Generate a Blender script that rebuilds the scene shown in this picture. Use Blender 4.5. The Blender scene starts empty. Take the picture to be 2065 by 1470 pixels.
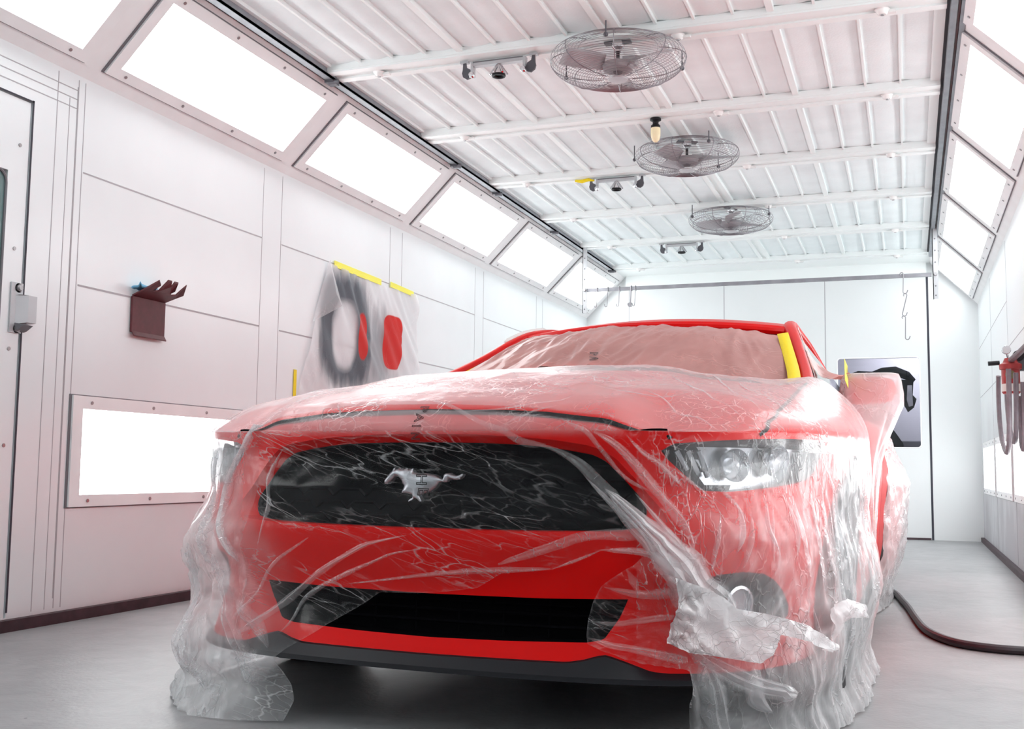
import bpy, bmesh, math, random
import numpy as np
from mathutils import Vector, Matrix
from mathutils.geometry import delaunay_2d_cdt
random.seed(7)
SC=bpy.context.scene
COL=SC.collection

# ---------------------------------------------------------------- camera, world, exposure
def set_camera():
    yaw,pit,rol=[math.radians(a) for a in (19.9614,5.4096,0.6719)]
    cy,sy=math.cos(yaw),math.sin(yaw)
    f=np.array([-sy*math.cos(pit),cy*math.cos(pit),math.sin(pit)]);r=np.array([cy,sy,0.]);u=np.cross(r,f)
    c,s=math.cos(rol),math.sin(rol)
    x=c*r+s*u;y=-s*r+c*u
    cd=bpy.data.cameras.new('camera');cd.sensor_width=36;cd.lens=2203.26/2065*36
    cd.clip_start=.05;cd.clip_end=60
    co=bpy.data.objects.new('camera',cd);COL.objects.link(co)
    co.matrix_world=Matrix(((x[0],y[0],-f[0],0),(x[1],y[1],-f[1],0),(x[2],y[2],-f[2],.655),(0,0,0,1)))
    SC.camera=co
set_camera()
W=bpy.data.worlds.new('world');SC.world=W;W.use_nodes=True
W.node_tree.nodes['Background'].inputs[0].default_value=(.80,.86,1,1)
W.node_tree.nodes['Background'].inputs[1].default_value=.10      # the dim workshop outside the closed booth
SC.view_settings.view_transform='Standard';SC.view_settings.look='None'
SC.view_settings.exposure=0.0;SC.view_settings.gamma=1.0;SC.view_settings.use_curve_mapping=False
SC.cycles.max_bounces=8;SC.cycles.diffuse_bounces=5;SC.cycles.glossy_bounces=3
SC.cycles.transparent_max_bounces=20;SC.cycles.transmission_bounces=4;SC.cycles.caustics_reflective=False;SC.cycles.caustics_refractive=False
SC.cycles.sample_clamp_indirect=8.0;SC.cycles.adaptive_threshold=.025
PANEL_E=6.0        # brightness of the booth's light panels

# ---------------------------------------------------------------- helpers
def tag(o,label=None,cat=None,group=None,kind=None):
    if label:o['label']=label
    if cat:o['category']=cat
    if group:o['group']=group
    if kind:o['kind']=kind
    return o
def empty(name,loc,label,cat,group=None,rot=None):
    o=bpy.data.objects.new(name,None);COL.objects.link(o);o.location=loc;o.empty_display_size=.1
    if rot:o.rotation_euler=rot
    return tag(o,label,cat,group)
def mesh_obj(name,V,Fc,mats,parent=None,smooth=False,mi=None,sharp=None):
    """links ONE mesh object; with a parent the vertices are taken as local to the parent"""
    me=bpy.data.meshes.new(name)
    me.from_pydata([tuple(map(float,v)) for v in V],[],[tuple(map(int,f)) for f in Fc])
    if not isinstance(mats,(list,tuple)):mats=[mats]
    for m in mats:me.materials.append(m)
    if mi is not None and len(mi)==len(me.polygons):me.polygons.foreach_set('material_index',np.asarray(mi,dtype=np.int32))
    if smooth:
        me.polygons.foreach_set('use_smooth',np.ones(len(me.polygons),dtype=bool))
        if sharp:me.set_sharp_from_angle(angle=math.radians(sharp))
    me.update()
    o=bpy.data.objects.new(name,me);COL.objects.link(o)
    if parent:o.parent=parent
    return o
class MB:
    def __init__(s):s.V=[];s.F=[];s.M=[]
    def add(s,V,Fc,m=0):
        n=len(s.V);s.V+=[tuple(v) for v in V];s.F+=[tuple(i+n for i in f) for f in Fc];s.M+=[m]*len(Fc);return s
    def box(s,a,b,m=0):
        x0,y0,z0=a;x1,y1,z1=b
        V=[(x0,y0,z0),(x1,y0,z0),(x1,y1,z0),(x0,y1,z0),(x0,y0,z1),(x1,y0,z1),(x1,y1,z1),(x0,y1,z1)]
        return s.add(V,[(0,3,2,1),(4,5,6,7),(0,1,5,4),(1,2,6,5),(2,3,7,6),(3,0,4,7)],m)
    def obox(s,o,ex,ey,ez,m=0):
        """box from a corner and three edge vectors"""
        o,ex,ey,ez=[np.array(v,float) for v in (o,ex,ey,ez)]
        V=[o,o+ex,o+ex+ey,o+ey,o+ez,o+ex+ez,o+ex+ey+ez,o+ey+ez]
        return s.add(V,[(0,3,2,1),(4,5,6,7),(0,1,5,4),(1,2,6,5),(2,3,7,6),(3,0,4,7)],m)
    def tube(s,P,r,n=8,m=0,closed=False,cap=True):
        P=[np.array(p,float) for p in P];k=len(P);R=r if hasattr(r,'__len__') else [r]*k
        up=np.array((0,0,1.));V=[];prev=None
        for i,p in enumerate(P):
            a=P[(i-1)%k] if (closed or i>0) else P[i];b=P[(i+1)%k] if (closed or i<k-1) else P[i]
            t=b-a;t/=np.linalg.norm(t)+1e-12
            x=np.cross(t,up) if prev is None else prev-t*(prev@t)
            if np.linalg.norm(x)<1e-4:x=np.cross(t,(1.,0,0))
            x/=np.linalg.norm(x);y=np.cross(t,x);prev=x
            for j in range(n):
                q=2*math.pi*j/n;V.append(p+R[i]*(math.cos(q)*x+math.sin(q)*y))
        Fc=[]
        for i in range(k if closed else k-1):
            for j in range(n):
                a=i*n+j;b=i*n+(j+1)%n;c=((i+1)%k)*n+(j+1)%n;d=((i+1)%k)*n+j;Fc.append((a,b,c,d))
        if cap and not closed:Fc+=[tuple(range(n))[::-1],tuple(range((k-1)*n,k*n))]
        return s.add(V,Fc,m)
    def lathe(s,prof,c=(0,0,0),n=24,m=0,ax='z'):
        """profile of (radius, height) turned about an axis through c"""
        V=[];Fc=[];k=len(prof)
        for r,h in prof:
            for j in range(n):
                q=2*math.pi*j/n;x,y=r*math.cos(q),r*math.sin(q)
                p={'z':(x,y,h),'y':(x,h,y),'x':(h,x,y)}[ax]
                V.append((c[0]+p[0],c[1]+p[1],c[2]+p[2]))
        for i in range(k-1):
            for j in range(n):
                Fc.append((i*n+j,i*n+(j+1)%n,(i+1)*n+(j+1)%n,(i+1)*n+j))
        return s.add(V,Fc,m)
    def prism(s,poly,d,m=0):
        """polygon of 3-D points swept by vector d"""
        P=[np.array(p,float) for p in poly];n=len(P);d=np.array(d,float)
        V=P+[p+d for p in P]
        return s.add(V,[tuple(range(n))[::-1],tuple(range(n,2*n))]+[(i,(i+1)%n,n+(i+1)%n,n+i) for i in range(n)],m)
    def build(s,name,mats,parent=None,smooth=False,sharp=35):
        return mesh_obj(name,s.V,s.F,mats,parent,smooth,s.M,sharp if smooth else None)
def grid_faces(nr,nc):
    i=np.arange(nr-1)[:,None]*nc+np.arange(nc-1)[None,:]
    return np.stack([i,i+1,i+1+nc,i+nc],-1).reshape(-1,4)
def bevel(o,w,seg=2,ang=40):
    m=o.modifiers.new('bevel','BEVEL');m.width=w;m.segments=seg;m.limit_method='ANGLE';m.angle_limit=math.radians(ang);return o
def copy_tree(o,parent=None):
    c=o.copy();COL.objects.link(c)
    if parent:c.parent=parent
    for ch in o.children:copy_tree(ch,c)
    return c
ORD=['first','second','third','fourth','fifth','sixth','seventh','eighth','ninth','tenth','eleventh']
# numpy gradient noise
def _hash(i,j,sd):
    n=(i.astype(np.int64)*374761393+j.astype(np.int64)*668265263+sd*974711)&0x7fffffff
    n=((n^(n>>13))*1274126177)&0x7fffffff
    return (n^(n>>16))&0xffff
def noise2(x,y,sd=0):
    x,y=np.broadcast_arrays(np.asarray(x,float),np.asarray(y,float))
    i=np.floor(x);j=np.floor(y);fx=x-i;fy=y-j
    ux=fx**3*(fx*(6*fx-15)+10);uy=fy**3*(fy*(6*fy-15)+10);r=0
    for a in (0,1):
        for b in (0,1):
            g=_hash(i+a,j+b,sd)/65536.*2*math.pi
            d=np.cos(g)*(fx-a)+np.sin(g)*(fy-b)
            r=r+d*(ux if a else 1-ux)*(uy if b else 1-uy)
    return r*1.4
def fbm(x,y,sd=0,o=3):
    r=0;a=1.
    for k in range(o):r=r+a*noise2(x*2**k,y*2**k,sd+k*17);a*=.5
    return r
def ridge(x,y,sd=0,o=3):
    r=0;a=1.
    for k in range(o):r=r+a*(1-np.abs(noise2(x*2**k,y*2**k,sd+k*31))*2.2);a*=.5
    return r/1.75

# ---------------------------------------------------------------- materials
def nodes(name):
    m=bpy.data.materials.new(name);m.use_nodes=True;t=m.node_tree
    return m,t,t.nodes,t.links,t.nodes['Principled BSDF']
def mat(name,col,rough=.5,metal=0,spec=.5,coat=0,crough=.07,bump=0,bscale=60,var=0,vscale=8,emit=0,ecol=None):
    m,t,N,L,b=nodes(name)
    b.inputs['Base Color'].default_value=(*col,1);b.inputs['Roughness'].default_value=rough
    b.inputs['Metallic'].default_value=metal;b.inputs['Specular IOR Level'].default_value=spec
    b.inputs['Coat Weight'].default_value=coat;b.inputs['Coat Roughness'].default_value=crough
    tc=N.new('ShaderNodeTexCoord')
    if var:
        n=N.new('ShaderNodeTexNoise');n.inputs['Scale'].default_value=vscale;n.inputs['Detail'].default_value=6
        L.new(tc.outputs['Object'],n.inputs['Vector'])
        r=N.new('ShaderNodeMapRange');r.inputs[1].default_value=.3;r.inputs[2].default_value=.7
        r.inputs[3].default_value=1-var;r.inputs[4].default_value=1+var*.4
        L.new(n.outputs['Fac'],r.inputs[0])
        x=N.new('ShaderNodeVectorMath');x.operation='SCALE';x.inputs[0].default_value=col
        L.new(r.outputs[0],x.inputs['Scale']);L.new(x.outputs[0],b.inputs['Base Color'])
    if bump:
        n=N.new('ShaderNodeTexNoise');n.inputs['Scale'].default_value=bscale;n.inputs['Detail'].default_value=4
        L.new(tc.outputs['Object'],n.inputs['Vector'])
        p=N.new('ShaderNodeBump');p.inputs['Strength'].default_value=bump;p.inputs['Distance'].default_value=.01
        L.new(n.outputs['Fac'],p.inputs['Height']);L.new(p.outputs[0],b.inputs['Normal'])
    if emit:
        b.inputs['Emission Color'].default_value=(*(ecol or col),1);b.inputs['Emission Strength'].default_value=emit
    return m
M={}
M['wall']=mat('white_panel_paint',(.845,.885,.90),.24,spec=.7,bump=.02,bscale=9,var=.02,vscale=3)
M['seam']=mat('panel_joint',(.42,.41,.43),.6)
M['darkseam']=mat('dark_joint',(.03,.03,.045),.6)
M['frame']=mat('lamp_frame_paint',(.90,.90,.905),.45,spec=.35,var=.05,vscale=5)
M['screw']=mat('screw_steel',(.38,.37,.38),.35,metal=.8)
M['gasket']=mat('gasket_dark',(.17,.165,.18),.6)
M['ceil_fabric']=mat('filter_fabric',(.84,.90,.91),.9,spec=.1,bump=.15,bscale=90,var=.05,vscale=5)
M['beam']=mat('ceiling_bar_paint',(.85,.89,.885),.4,spec=.4)
M['rail']=mat('galvanised_rail',(.30,.32,.345),.45,metal=.55,var=.15,vscale=14)
M['rail_dark']=mat('rail_slot',(.035,.035,.045),.6)
M['steel_white']=mat('painted_bar',(.50,.51,.53),.35,metal=.25,var=.10,vscale=6)
M['steel_grey']=mat('worn_steel_bar',(.33,.33,.36),.4,metal=.6,var=.3,vscale=7)
M['wire']=mat('fan_wire',(.27,.26,.28),.35,metal=.6)
M['chrome']=mat('chrome',(.75,.76,.78),.12,metal=1)
M['black']=mat('black_plastic',(.008,.008,.011),.45,spec=.3)
M['matt_black']=mat('matt_black',(.004,.004,.005),1.0,spec=.0)
M['blade']=mat('fan_blade',(.46,.44,.46),.45,metal=.2)
M['grey_plate']=mat('dark_grey_plate',(.10,.10,.115),.45,metal=.3)
M['ceramic']=mat('white_ceramic',(.86,.86,.85),.25)
M['bulb']=mat('frosted_amber_glass',(.90,.80,.52),.25,emit=.0)
M['yellow']=mat('yellow_masking_tape',(.93,.72,.02),.6,spec=.3,bump=.2,bscale=120)
M['lime']=mat('lime_masking_tape',(.93,.90,.14),.6,spec=.3,bump=.2,bscale=120)
M['oxide']=mat('oxide_red_steel',(.115,.022,.028),.5,var=.25,vscale=30)
M['blue_rag']=mat('blue_tack_cloth',(.16,.42,.62),.8,var=.2,vscale=40)
M['hose']=mat('rubber_hose',(.035,.022,.028),.45,var=.2,vscale=30)
M['greyhose']=mat('grey_air_hose',(.20,.17,.19),.5,var=.2,vscale=30)
M['red_filter']=mat('red_filter_bowl',(.42,.05,.05),.45,var=.25,vscale=20)
M['label_white']=mat('paper_label',(.78,.76,.72),.6)
M['label_green']=mat('round_sticker',(.20,.19,.09),.6,var=.4,vscale=60)
M['skirt']=mat('dark_kick_strip',(.055,.028,.036),.6,var=.4,vscale=16)
M['red']=mat('red_car_paint',(.70,.0,.0),.4,spec=.08,coat=.24,crough=.16)
M['red_in']=mat('red_paint_inner',(.40,.004,.004),.45,spec=.4)
M['tyre']=mat('tyre_rubber',(.018,.018,.02),.7,bump=.3,bscale=80)
M['rim']=mat('dark_alloy',(.12,.12,.13),.35,metal=.8)
M['silver']=mat('lamp_reflector',(.72,.74,.77),.28,metal=.85)
M['emblem']=mat('brushed_silver_emblem',(.56,.57,.60),.36,metal=.85)
M['white_decal']=mat('white_decal',(.90,.90,.88),.35)
M['dark_glass']=mat('dark_glass',(.02,.02,.022),.06,spec=.6)
M['ink']=mat('black_print',(.01,.01,.012),.6)
def emission_panel():
    """acrylic diffuser of a light panel: gives off light, a little dimmer near its far end where the tube caps show"""
    m,t,N,L,b=nodes('lit_diffuser')
    b.inputs['Base Color'].default_value=(.9,.9,.9,1);b.inputs['Roughness'].default_value=.2
    b.inputs['Emission Color'].default_value=(.955,.99,1.0,1);b.inputs['Emission Strength'].default_value=PANEL_E
    return m
M['lamp']=emission_panel();M['lamp_low']=emission_panel();M['lamp_low'].node_tree.nodes['Principled BSDF'].inputs['Emission Strength'].default_value=PANEL_E*1.15
def floor_mat():
    m,t,N,L,b=nodes('worn_grey_floor')
    tc=N.new('ShaderNodeTexCoord')
    def ns(sc,det=6,dist=0):
        n=N.new('ShaderNodeTexNoise');n.inputs['Scale'].default_value=sc;n.inputs['Detail'].default_value=det
        n.inputs['Distortion'].default_value=dist;L.new(tc.outputs['Object'],n.inputs['Vector']);return n
    a=ns(1.1,8,.6);c=ns(7,8,1.2);d=ns(55,3)
    r=N.new('ShaderNodeValToRGB');e=r.color_ramp.elements
    e[0].position=.32;e[0].color=(.225,.225,.23,1);e[1].position=.70;e[1].color=(.34,.34,.345,1)
    mx=N.new('ShaderNodeMath');mx.operation='MULTIPLY_ADD';L.new(c.outputs['Fac'],mx.inputs[0]);mx.inputs[1].default_value=.45
    ad=N.new('ShaderNodeMath');ad.operation='MULTIPLY';ad.inputs[1].default_value=.55;L.new(a.outputs['Fac'],ad.inputs[0])
    L.new(ad.outputs[0],mx.inputs[2]);L.new(mx.outputs[0],r.inputs[0])
    # specks of dried paint
    v=N.new('ShaderNodeTexVoronoi');v.inputs['Scale'].default_value=9;L.new(tc.outputs['Object'],v.inputs['Vector'])
    lt=N.new('ShaderNodeMath');lt.operation='LESS_THAN';lt.inputs[1].default_value=.045;L.new(v.outputs['Distance'],lt.inputs[0])
    mu=N.new('ShaderNodeMath');mu.operation='MULTIPLY';L.new(lt.outputs[0],mu.inputs[0])
    gt=N.new('ShaderNodeMath');gt.operation='GREATER_THAN';gt.inputs[1].default_value=.56;L.new(c.outputs['Fac'],gt.inputs[0]);L.new(gt.outputs[0],mu.inputs[1])
    mix=N.new('ShaderNodeMixRGB');mix.inputs[2].default_value=(.10,.09,.10,1);L.new(mu.outputs[0],mix.inputs[0]);L.new(r.outputs[0],mix.inputs[1])
    L.new(mix.outputs[0],b.inputs['Base Color'])
    b.inputs['Roughness'].default_value=.42;b.inputs['Specular IOR Level'].default_value=.35
    p=N.new('ShaderNodeBump');p.inputs['Strength'].default_value=.12;p.inputs['Distance'].default_value=.01
    L.new(d.outputs['Fac'],p.inputs['Height']);L.new(p.outputs[0],b.inputs['Normal'])
    return m
M['floor']=floor_mat()
def dirty_wall():
    """white panel with grey overspray smudges low down on the right-hand wall"""
    m,t,N,L,b=nodes('smudged_white_panel')
    tc=N.new('ShaderNodeTexCoord');n=N.new('ShaderNodeTexNoise');n.inputs['Scale'].default_value=2.2;n.inputs['Detail'].default_value=8
    mp=N.new('ShaderNodeMapping');mp.inputs['Scale'].default_value=(1,.7,.5);L.new(tc.outputs['Object'],mp.inputs[0]);L.new(mp.outputs[0],n.inputs['Vector'])
    sx=N.new('ShaderNodeSeparateXYZ');L.new(tc.outputs['Object'],sx.inputs[0])
    r=N.new('ShaderNodeMapRange');r.inputs[1].default_value=1.42;r.inputs[2].default_value=.1;r.inputs[3].default_value=0;r.inputs[4].default_value=1
    L.new(sx.outputs['Z'],r.inputs[0])
    mu=N.new('ShaderNodeMath');mu.operation='MULTIPLY';L.new(n.outputs['Fac'],mu.inputs[0]);L.new(r.outputs[0],mu.inputs[1])
    rr=N.new('ShaderNodeValToRGB');e=rr.color_ramp.elements
    e[0].position=.05;e[0].color=(.84,.87,.88,1);e[1].position=.42;e[1].color=(.40,.385,.41,1)
    L.new(mu.outputs[0],rr.inputs[0]);L.new(rr.outputs[0],b.inputs['Base Color'])
    b.inputs['Roughness'].default_value=.4
    return m
M['wall_dirty']=dirty_wall()
M['wall_end']=mat('greyed_wall_paint',(.76,.785,.79),.35,spec=.4,var=.02,vscale=3)  # wall paint greyed to offset the excess light at the back
def film_mat(name,op=.05,k=.62,tint=(.95,.95,.96),rough=.24,gl=.42,vs=15.,bump=.5,cr=.22,stretch=(1,1,1),trans=(.97,.97,.975),rot=(0,0,0),facet=0):
    """thin clear polythene: mostly see-through, glossy, milkier where it is creased, gathered or seen edge-on"""
    m=bpy.data.materials.new(name);m.use_nodes=True;t=m.node_tree;N=t.nodes;L=t.links;N.clear()
    out=N.new('ShaderNodeOutputMaterial');tc=N.new('ShaderNodeTexCoord')
    mp=N.new('ShaderNodeMapping');mp.inputs['Scale'].default_value=stretch;mr=N.new('ShaderNodeMapping');mr.inputs['Rotation'].default_value=rot;L.new(tc.outputs['Object'],mr.inputs[0]);L.new(mr.outputs[0],mp.inputs[0])
    nz=N.new('ShaderNodeTexNoise');nz.inputs['Scale'].default_value=5;nz.inputs['Detail'].default_value=4;L.new(mp.outputs[0],nz.inputs['Vector'])
    sc=N.new('ShaderNodeVectorMath');sc.operation='MULTIPLY_ADD';sc.inputs[1].default_value=(.22,.22,.22)
    L.new(nz.outputs['Color'],sc.inputs[0]);L.new(mp.outputs[0],sc.inputs[2])
    def M2(op_,a,b=None,c=None,clamp=False):
        n=N.new('ShaderNodeMath');n.operation=op_;n.use_clamp=clamp
        for i,x in enumerate((a,b,c)):
            if x is None:continue
            if isinstance(x,(int,float)):n.inputs[i].default_value=x
            else:L.new(x,n.inputs[i])
        return n.outputs[0]
    def crease(scale,w):
        v=N.new('ShaderNodeTexVoronoi');v.feature='DISTANCE_TO_EDGE';v.inputs['Scale'].default_value=scale
        L.new(sc.outputs[0],v.inputs['Vector'])
        r=N.new('ShaderNodeMapRange');r.interpolation_type='SMOOTHSTEP';r.inputs[1].default_value=0;r.inputs[2].default_value=w
        r.inputs[3].default_value=1;r.inputs[4].default_value=0;L.new(v.outputs['Distance'],r.inputs[0]);return r.outputs[0]
    c1=crease(vs,.035);c2=crease(vs*2.3,.05)
    n2=N.new('ShaderNodeTexNoise');n2.inputs['Scale'].default_value=5.5;n2.inputs['Detail'].default_value=3;L.new(mp.outputs[0],n2.inputs['Vector'])
    msk=N.new('ShaderNodeMapRange');msk.inputs[1].default_value=.44;msk.inputs[2].default_value=.66;L.new(n2.outputs['Fac'],msk.inputs[0])
    cc=M2('MULTIPLY',M2('ADD',c1,M2('MULTIPLY',c2,.5)),msk.outputs[0])
    n3=N.new('ShaderNodeTexNoise');n3.inputs['Scale'].default_value=14;n3.inputs['Detail'].default_value=2;n3.inputs['Distortion'].default_value=.8
    L.new(mp.outputs[0],n3.inputs['Vector'])
    hgt=M2('ADD',cc,M2('MULTIPLY',n3.outputs['Fac'],.25))
    if facet:   # crumpled facets
        vf=N.new('ShaderNodeTexVoronoi');vf.inputs['Scale'].default_value=vs*1.5;L.new(sc.outputs[0],vf.inputs['Vector'])
        hgt=M2('ADD',hgt,M2('MULTIPLY',vf.outputs['Distance'],facet))
    bp=N.new('ShaderNodeBump');bp.inputs['Strength'].default_value=bump;bp.inputs['Distance'].default_value=.004;L.new(hgt,bp.inputs['Height'])
    at=N.new('ShaderNodeAttribute');at.attribute_name='layers_sheen'
    lw=N.new('ShaderNodeLayerWeight');lw.inputs['Blend'].default_value=.5
    fac=M2('POWER',lw.outputs['Facing'],2.2)
    o=M2('ADD',M2('MULTIPLY',fac,k),op);o=M2('ADD',o,M2('MULTIPLY',cc,cr));o=M2('ADD',o,M2('MULTIPLY',at.outputs['Fac'],1.0),clamp=True)
    df=N.new('ShaderNodeBsdfDiffuse');df.inputs[0].default_value=(*tint,1);L.new(bp.outputs[0],df.inputs['Normal'])
    tl=N.new('ShaderNodeBsdfTranslucent');tl.inputs[0].default_value=(*tint,1)
    dt=N.new('ShaderNodeMixShader');dt.inputs[0].default_value=.42;L.new(df.outputs[0],dt.inputs[1]);L.new(tl.outputs[0],dt.inputs[2])
    tr=N.new('ShaderNodeBsdfTransparent');tr.inputs[0].default_value=(*trans,1)
    m1=N.new('ShaderNodeMixShader');L.new(o,m1.inputs[0]);L.new(tr.outputs[0],m1.inputs[1]);L.new(dt.outputs[0],m1.inputs[2])
    fr=N.new('ShaderNodeFresnel');ge=N.new('ShaderNodeNewGeometry');L.new(M2('MULTIPLY_ADD',ge.outputs['Backfacing'],1/1.45-1.45,1.45),fr.inputs[0]);L.new(bp.outputs[0],fr.inputs['Normal'])
    g=N.new('ShaderNodeBsdfGlossy');g.inputs['Roughness'].default_value=rough;g.inputs[0].default_value=(1,1,1,1);L.new(bp.outputs[0],g.inputs['Normal'])
    m2=N.new('ShaderNodeMixShader');L.new(M2('MULTIPLY',fr.outputs[0],gl,clamp=True),m2.inputs[0]);L.new(m1.outputs[0],m2.inputs[1]);L.new(g.outputs[0],m2.inputs[2])
    L.new(m2.outputs[0],out.inputs[0]);return m
M['film']=film_mat('clear_polythene',op=.012,k=.10,cr=.60,gl=.75,bump=.6)
M['film_front']=film_mat('taut_polythene',op=.006,k=.12,gl=.42,rough=.18,vs=17,stretch=(.30,1,1.5),rot=(0,math.radians(-17),0),cr=.50,bump=.5)
M['film_down']=film_mat('hanging_polythene',op=.045,k=.5,vs=13,stretch=(1.4,1.4,.55),cr=.38,bump=1.0,gl=.5,facet=1.6)
M['fold']=film_mat('folded_polythene',op=.03,k=.30,vs=20,bump=.8,cr=.25,gl=.8,facet=1.0)
M['film_ws']=film_mat('pink_oversprayed_polythene',op=.74,k=.2,tint=(.88,.44,.40),vs=7,bump=.45,cr=.15,rough=.3,trans=(.9,.6,.6))
M['film_sheet']=film_mat('wall_polythene',op=.35,k=.4,vs=5,bump=.35,cr=.1,rough=.3)
M['film_side']=film_mat('loose_polythene',op=.22,k=.5,vs=9,bump=.8,cr=.25,gl=.8,facet=.8)
M['lens']=film_mat('lamp_lens',op=.0,k=.0,vs=3,bump=.0,cr=0,rough=.03,gl=1.0)
M['pane']=film_mat('window_pane',op=.0,k=.0,vs=3,bump=.0,cr=0,rough=.02,gl=1.0,trans=(.76,.76,.79))
# ---------------------------------------------------------------- car body surface
CAR_P=(-1.115,2.45); CAR_TH=math.radians(1.0)
def car_world(p):
    """car coordinates (u to the car's left side, v towards the tail, z up) -> world"""
    p=np.asarray(p,float); c,s=math.cos(CAR_TH),math.sin(CAR_TH)
    return np.stack([CAR_P[0]+c*p[...,0]+s*p[...,1],CAR_P[1]-s*p[...,0]+c*p[...,1],p[...,2]],-1)
OUT=[(0,0),(.18,.004),(.34,.016),(.5,.042),(.63,.088),(.728,.158),(.808,.26),(.872,.40),(.915,.57),(.944,.77),(.957,1.0),
     (.957,1.5),(.955,2.1),(.948,2.6),(.952,3.0),(.962,3.4),(.962,3.8),(.945,4.2),(.90,4.5),(.80,4.66),(.62,4.74),(.36,4.775),(0,4.785)]
def catmull(P,n,mirror=False):
    P=np.array(P,float);out=[]
    Q=np.vstack([2*P[0]-P[1],P,2*P[-1]-P[-2]])
    if mirror:Q[0]=[-P[1][0],P[1][1]];Q[-1]=[-P[-2][0],P[-2][1]]
    for i in range(1,len(Q)-2):
        p0,p1,p2,p3=Q[i-1:i+3]
        t=np.linspace(0,1,n,endpoint=False)[:,None]
        out.append(.5*(2*p1+(p2-p0)*t+(2*p0-5*p1+4*p2-p3)*t**2+(3*p1-p0-3*p2+p3)*t**3))
    out.append(P[-1:]);return np.vstack(out)
_c=catmull(OUT,40,True)
_s=np.concatenate([[0],np.cumsum(np.linalg.norm(np.diff(_c,axis=0),axis=1))])
_t=np.gradient(_c,_s,axis=0);_t/=np.linalg.norm(_t,axis=1)[:,None]
_n=np.stack([-_t[:,1],_t[:,0]],1)      # inward normal (towards +v at the nose)
SMAX=_s[-1]
ZS=.745
def s_of_v(v): return float(np.interp(v,_c[:,1],_s))
def ip(x,xp,fp): return np.interp(x,xp,fp)
def smooth(x,a,b):
    t=np.clip((x-a)/(b-a),0,1);return t*t*(3-2*t)
S_COWL=s_of_v(1.60)
# inset of the lower body, nose and flank
ZF_=[-.05,.10,.15,.19,.215,.245,.30,.36,.43,.49,.53,.60,.68,.72,.745]
DF_=[.03,.03,.012,.022,.030,.040,.050,.046,.022,.004,.004,.020,.018,.008,.004]
ZD_=[-.05,.10,.16,.22,.30,.40,.50,.60,.66,.70,.745]
DD_=[.075,.075,.062,.046,.030,.022,.016,.006,.001,.000,.004]
def inset(s,h):
    a=np.abs(s);w=smooth(a,.80,1.35)
    return (1-w)*ip(h,ZF_,DF_)+w*ip(h,ZD_,DD_)
def Hood(u,v):
    """height of the bonnet, wing tops and shoulders"""
    a=np.abs(u)
    c=ip(v,[0,.06,.15,.3,.5,.8,1.1,1.4,1.7,2.2,3.5,4.3,4.8],[.785,.806,.835,.866,.897,.938,.970,.992,1.0,.985,1.0,1.02,.99])
    bulge=.018*(1-smooth(a,.28,.44))*smooth(v,.12,.5)
    fall=ip(a,[0,.3,.5,.65,.8,.95],[0,.006,.024,.040,.066,.10])*ip(v,[0,.3,.8,2.0],[1.0,1.0,.95,1.0])
    crest=.024*np.exp(-((a-.80)/.07)**2)*smooth(v,.45,.9)*(1-smooth(v,1.3,1.8))
    dip=.050*smooth(a,.43,.58)*(1-smooth(v,.06,.34))
    return c+bulge-fall+crest-dip
def Lr(s):
    a=np.abs(s);return ip(a,[0,.4,.62,.9,1.15,1.5,2.2,5],[.055,.055,.075,.14,.20,.20,.14,.13])
def surf(s,h,off=0.0):
    """point of the body skin: s runs round the plan outline, h is the height up to ZS, then ZS..ZS+1 rolls
    over the edge and ZS+1..ZS+2 runs in over the top"""
    s=np.asarray(s,float);h=np.asarray(h,float);s,h=np.broadcast_arrays(s,h)
    a=np.abs(s);sg=np.where(s<0,-1.,1.)
    cu=ip(a,_s,_c[:,0]);cv=ip(a,_s,_c[:,1]);nu=ip(a,_s,_n[:,0]);nv=ip(a,_s,_n[:,1])
    L=Lr(a)
    hz=np.minimum(h,ZS);d=inset(a,hz)
    ph=np.clip(h-ZS,0,1)*math.pi/2
    d2=d+L*(1-np.cos(ph))
    u=cu+nu*(d2-off*np.cos(ph));v=cv+nv*(d2-off*np.cos(ph))
    z=np.where(h<=ZS,hz,ZS+(Hood(u,v)-ZS)*np.sin(ph)+off*np.sin(ph))
    ta=np.clip(h-ZS-1,0,1)
    k=np.clip(a/S_COWL,0,1)
    ku=np.where(a<=S_COWL,.80*k,np.minimum(.80,np.maximum(cu-.12,0)))
    kv=np.where(a<=S_COWL,1.40+.16*k**2,np.where(cv<4.2,v,4.2))
    u2=u+(ku-u)*ta;v2=v+(kv-v)*ta
    z2=Hood(u2,v2)+off
    on=ta>0
    u=np.where(on,u2,u);v=np.where(on,v2,v);z=np.where(on,z2,z)
    return np.stack([u*sg,v,z],-1)
# ================================================================ THE BOOTH
XL,XR,YF,YB,ZC,ZF=-3.32,.667,-1.9,11.55,2.76,2.312
SL=.44                                   # horizontal run of the sloped light bands (45 degrees)
def structure(o):o['kind']='structure';return o
def seg_wall(name,x,sgn,holes,m):
    """side wall as a slab with rectangular holes (y0,y1,z0,z1) for the light boxes"""
    ys=sorted({YF,YB}|{h[0] for h in holes}|{h[1] for h in holes});zs=sorted({0,ZF}|{h[2] for h in holes}|{h[3] for h in holes})
    b=MB();x0,x1=(x,x+.06*sgn) if sgn>0 else (x-.06,x)
    for a,c in zip(ys,ys[1:]):
        for e,f in zip(zs,zs[1:]):
            my,mz=(a+c)/2,(e+f)/2
            if any(h[0]<my<h[1] and h[2]<mz<h[3] for h in holes):continue
            b.box((x0,a,e),(x1,c,f))
    return structure(b.build(name,m))
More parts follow.
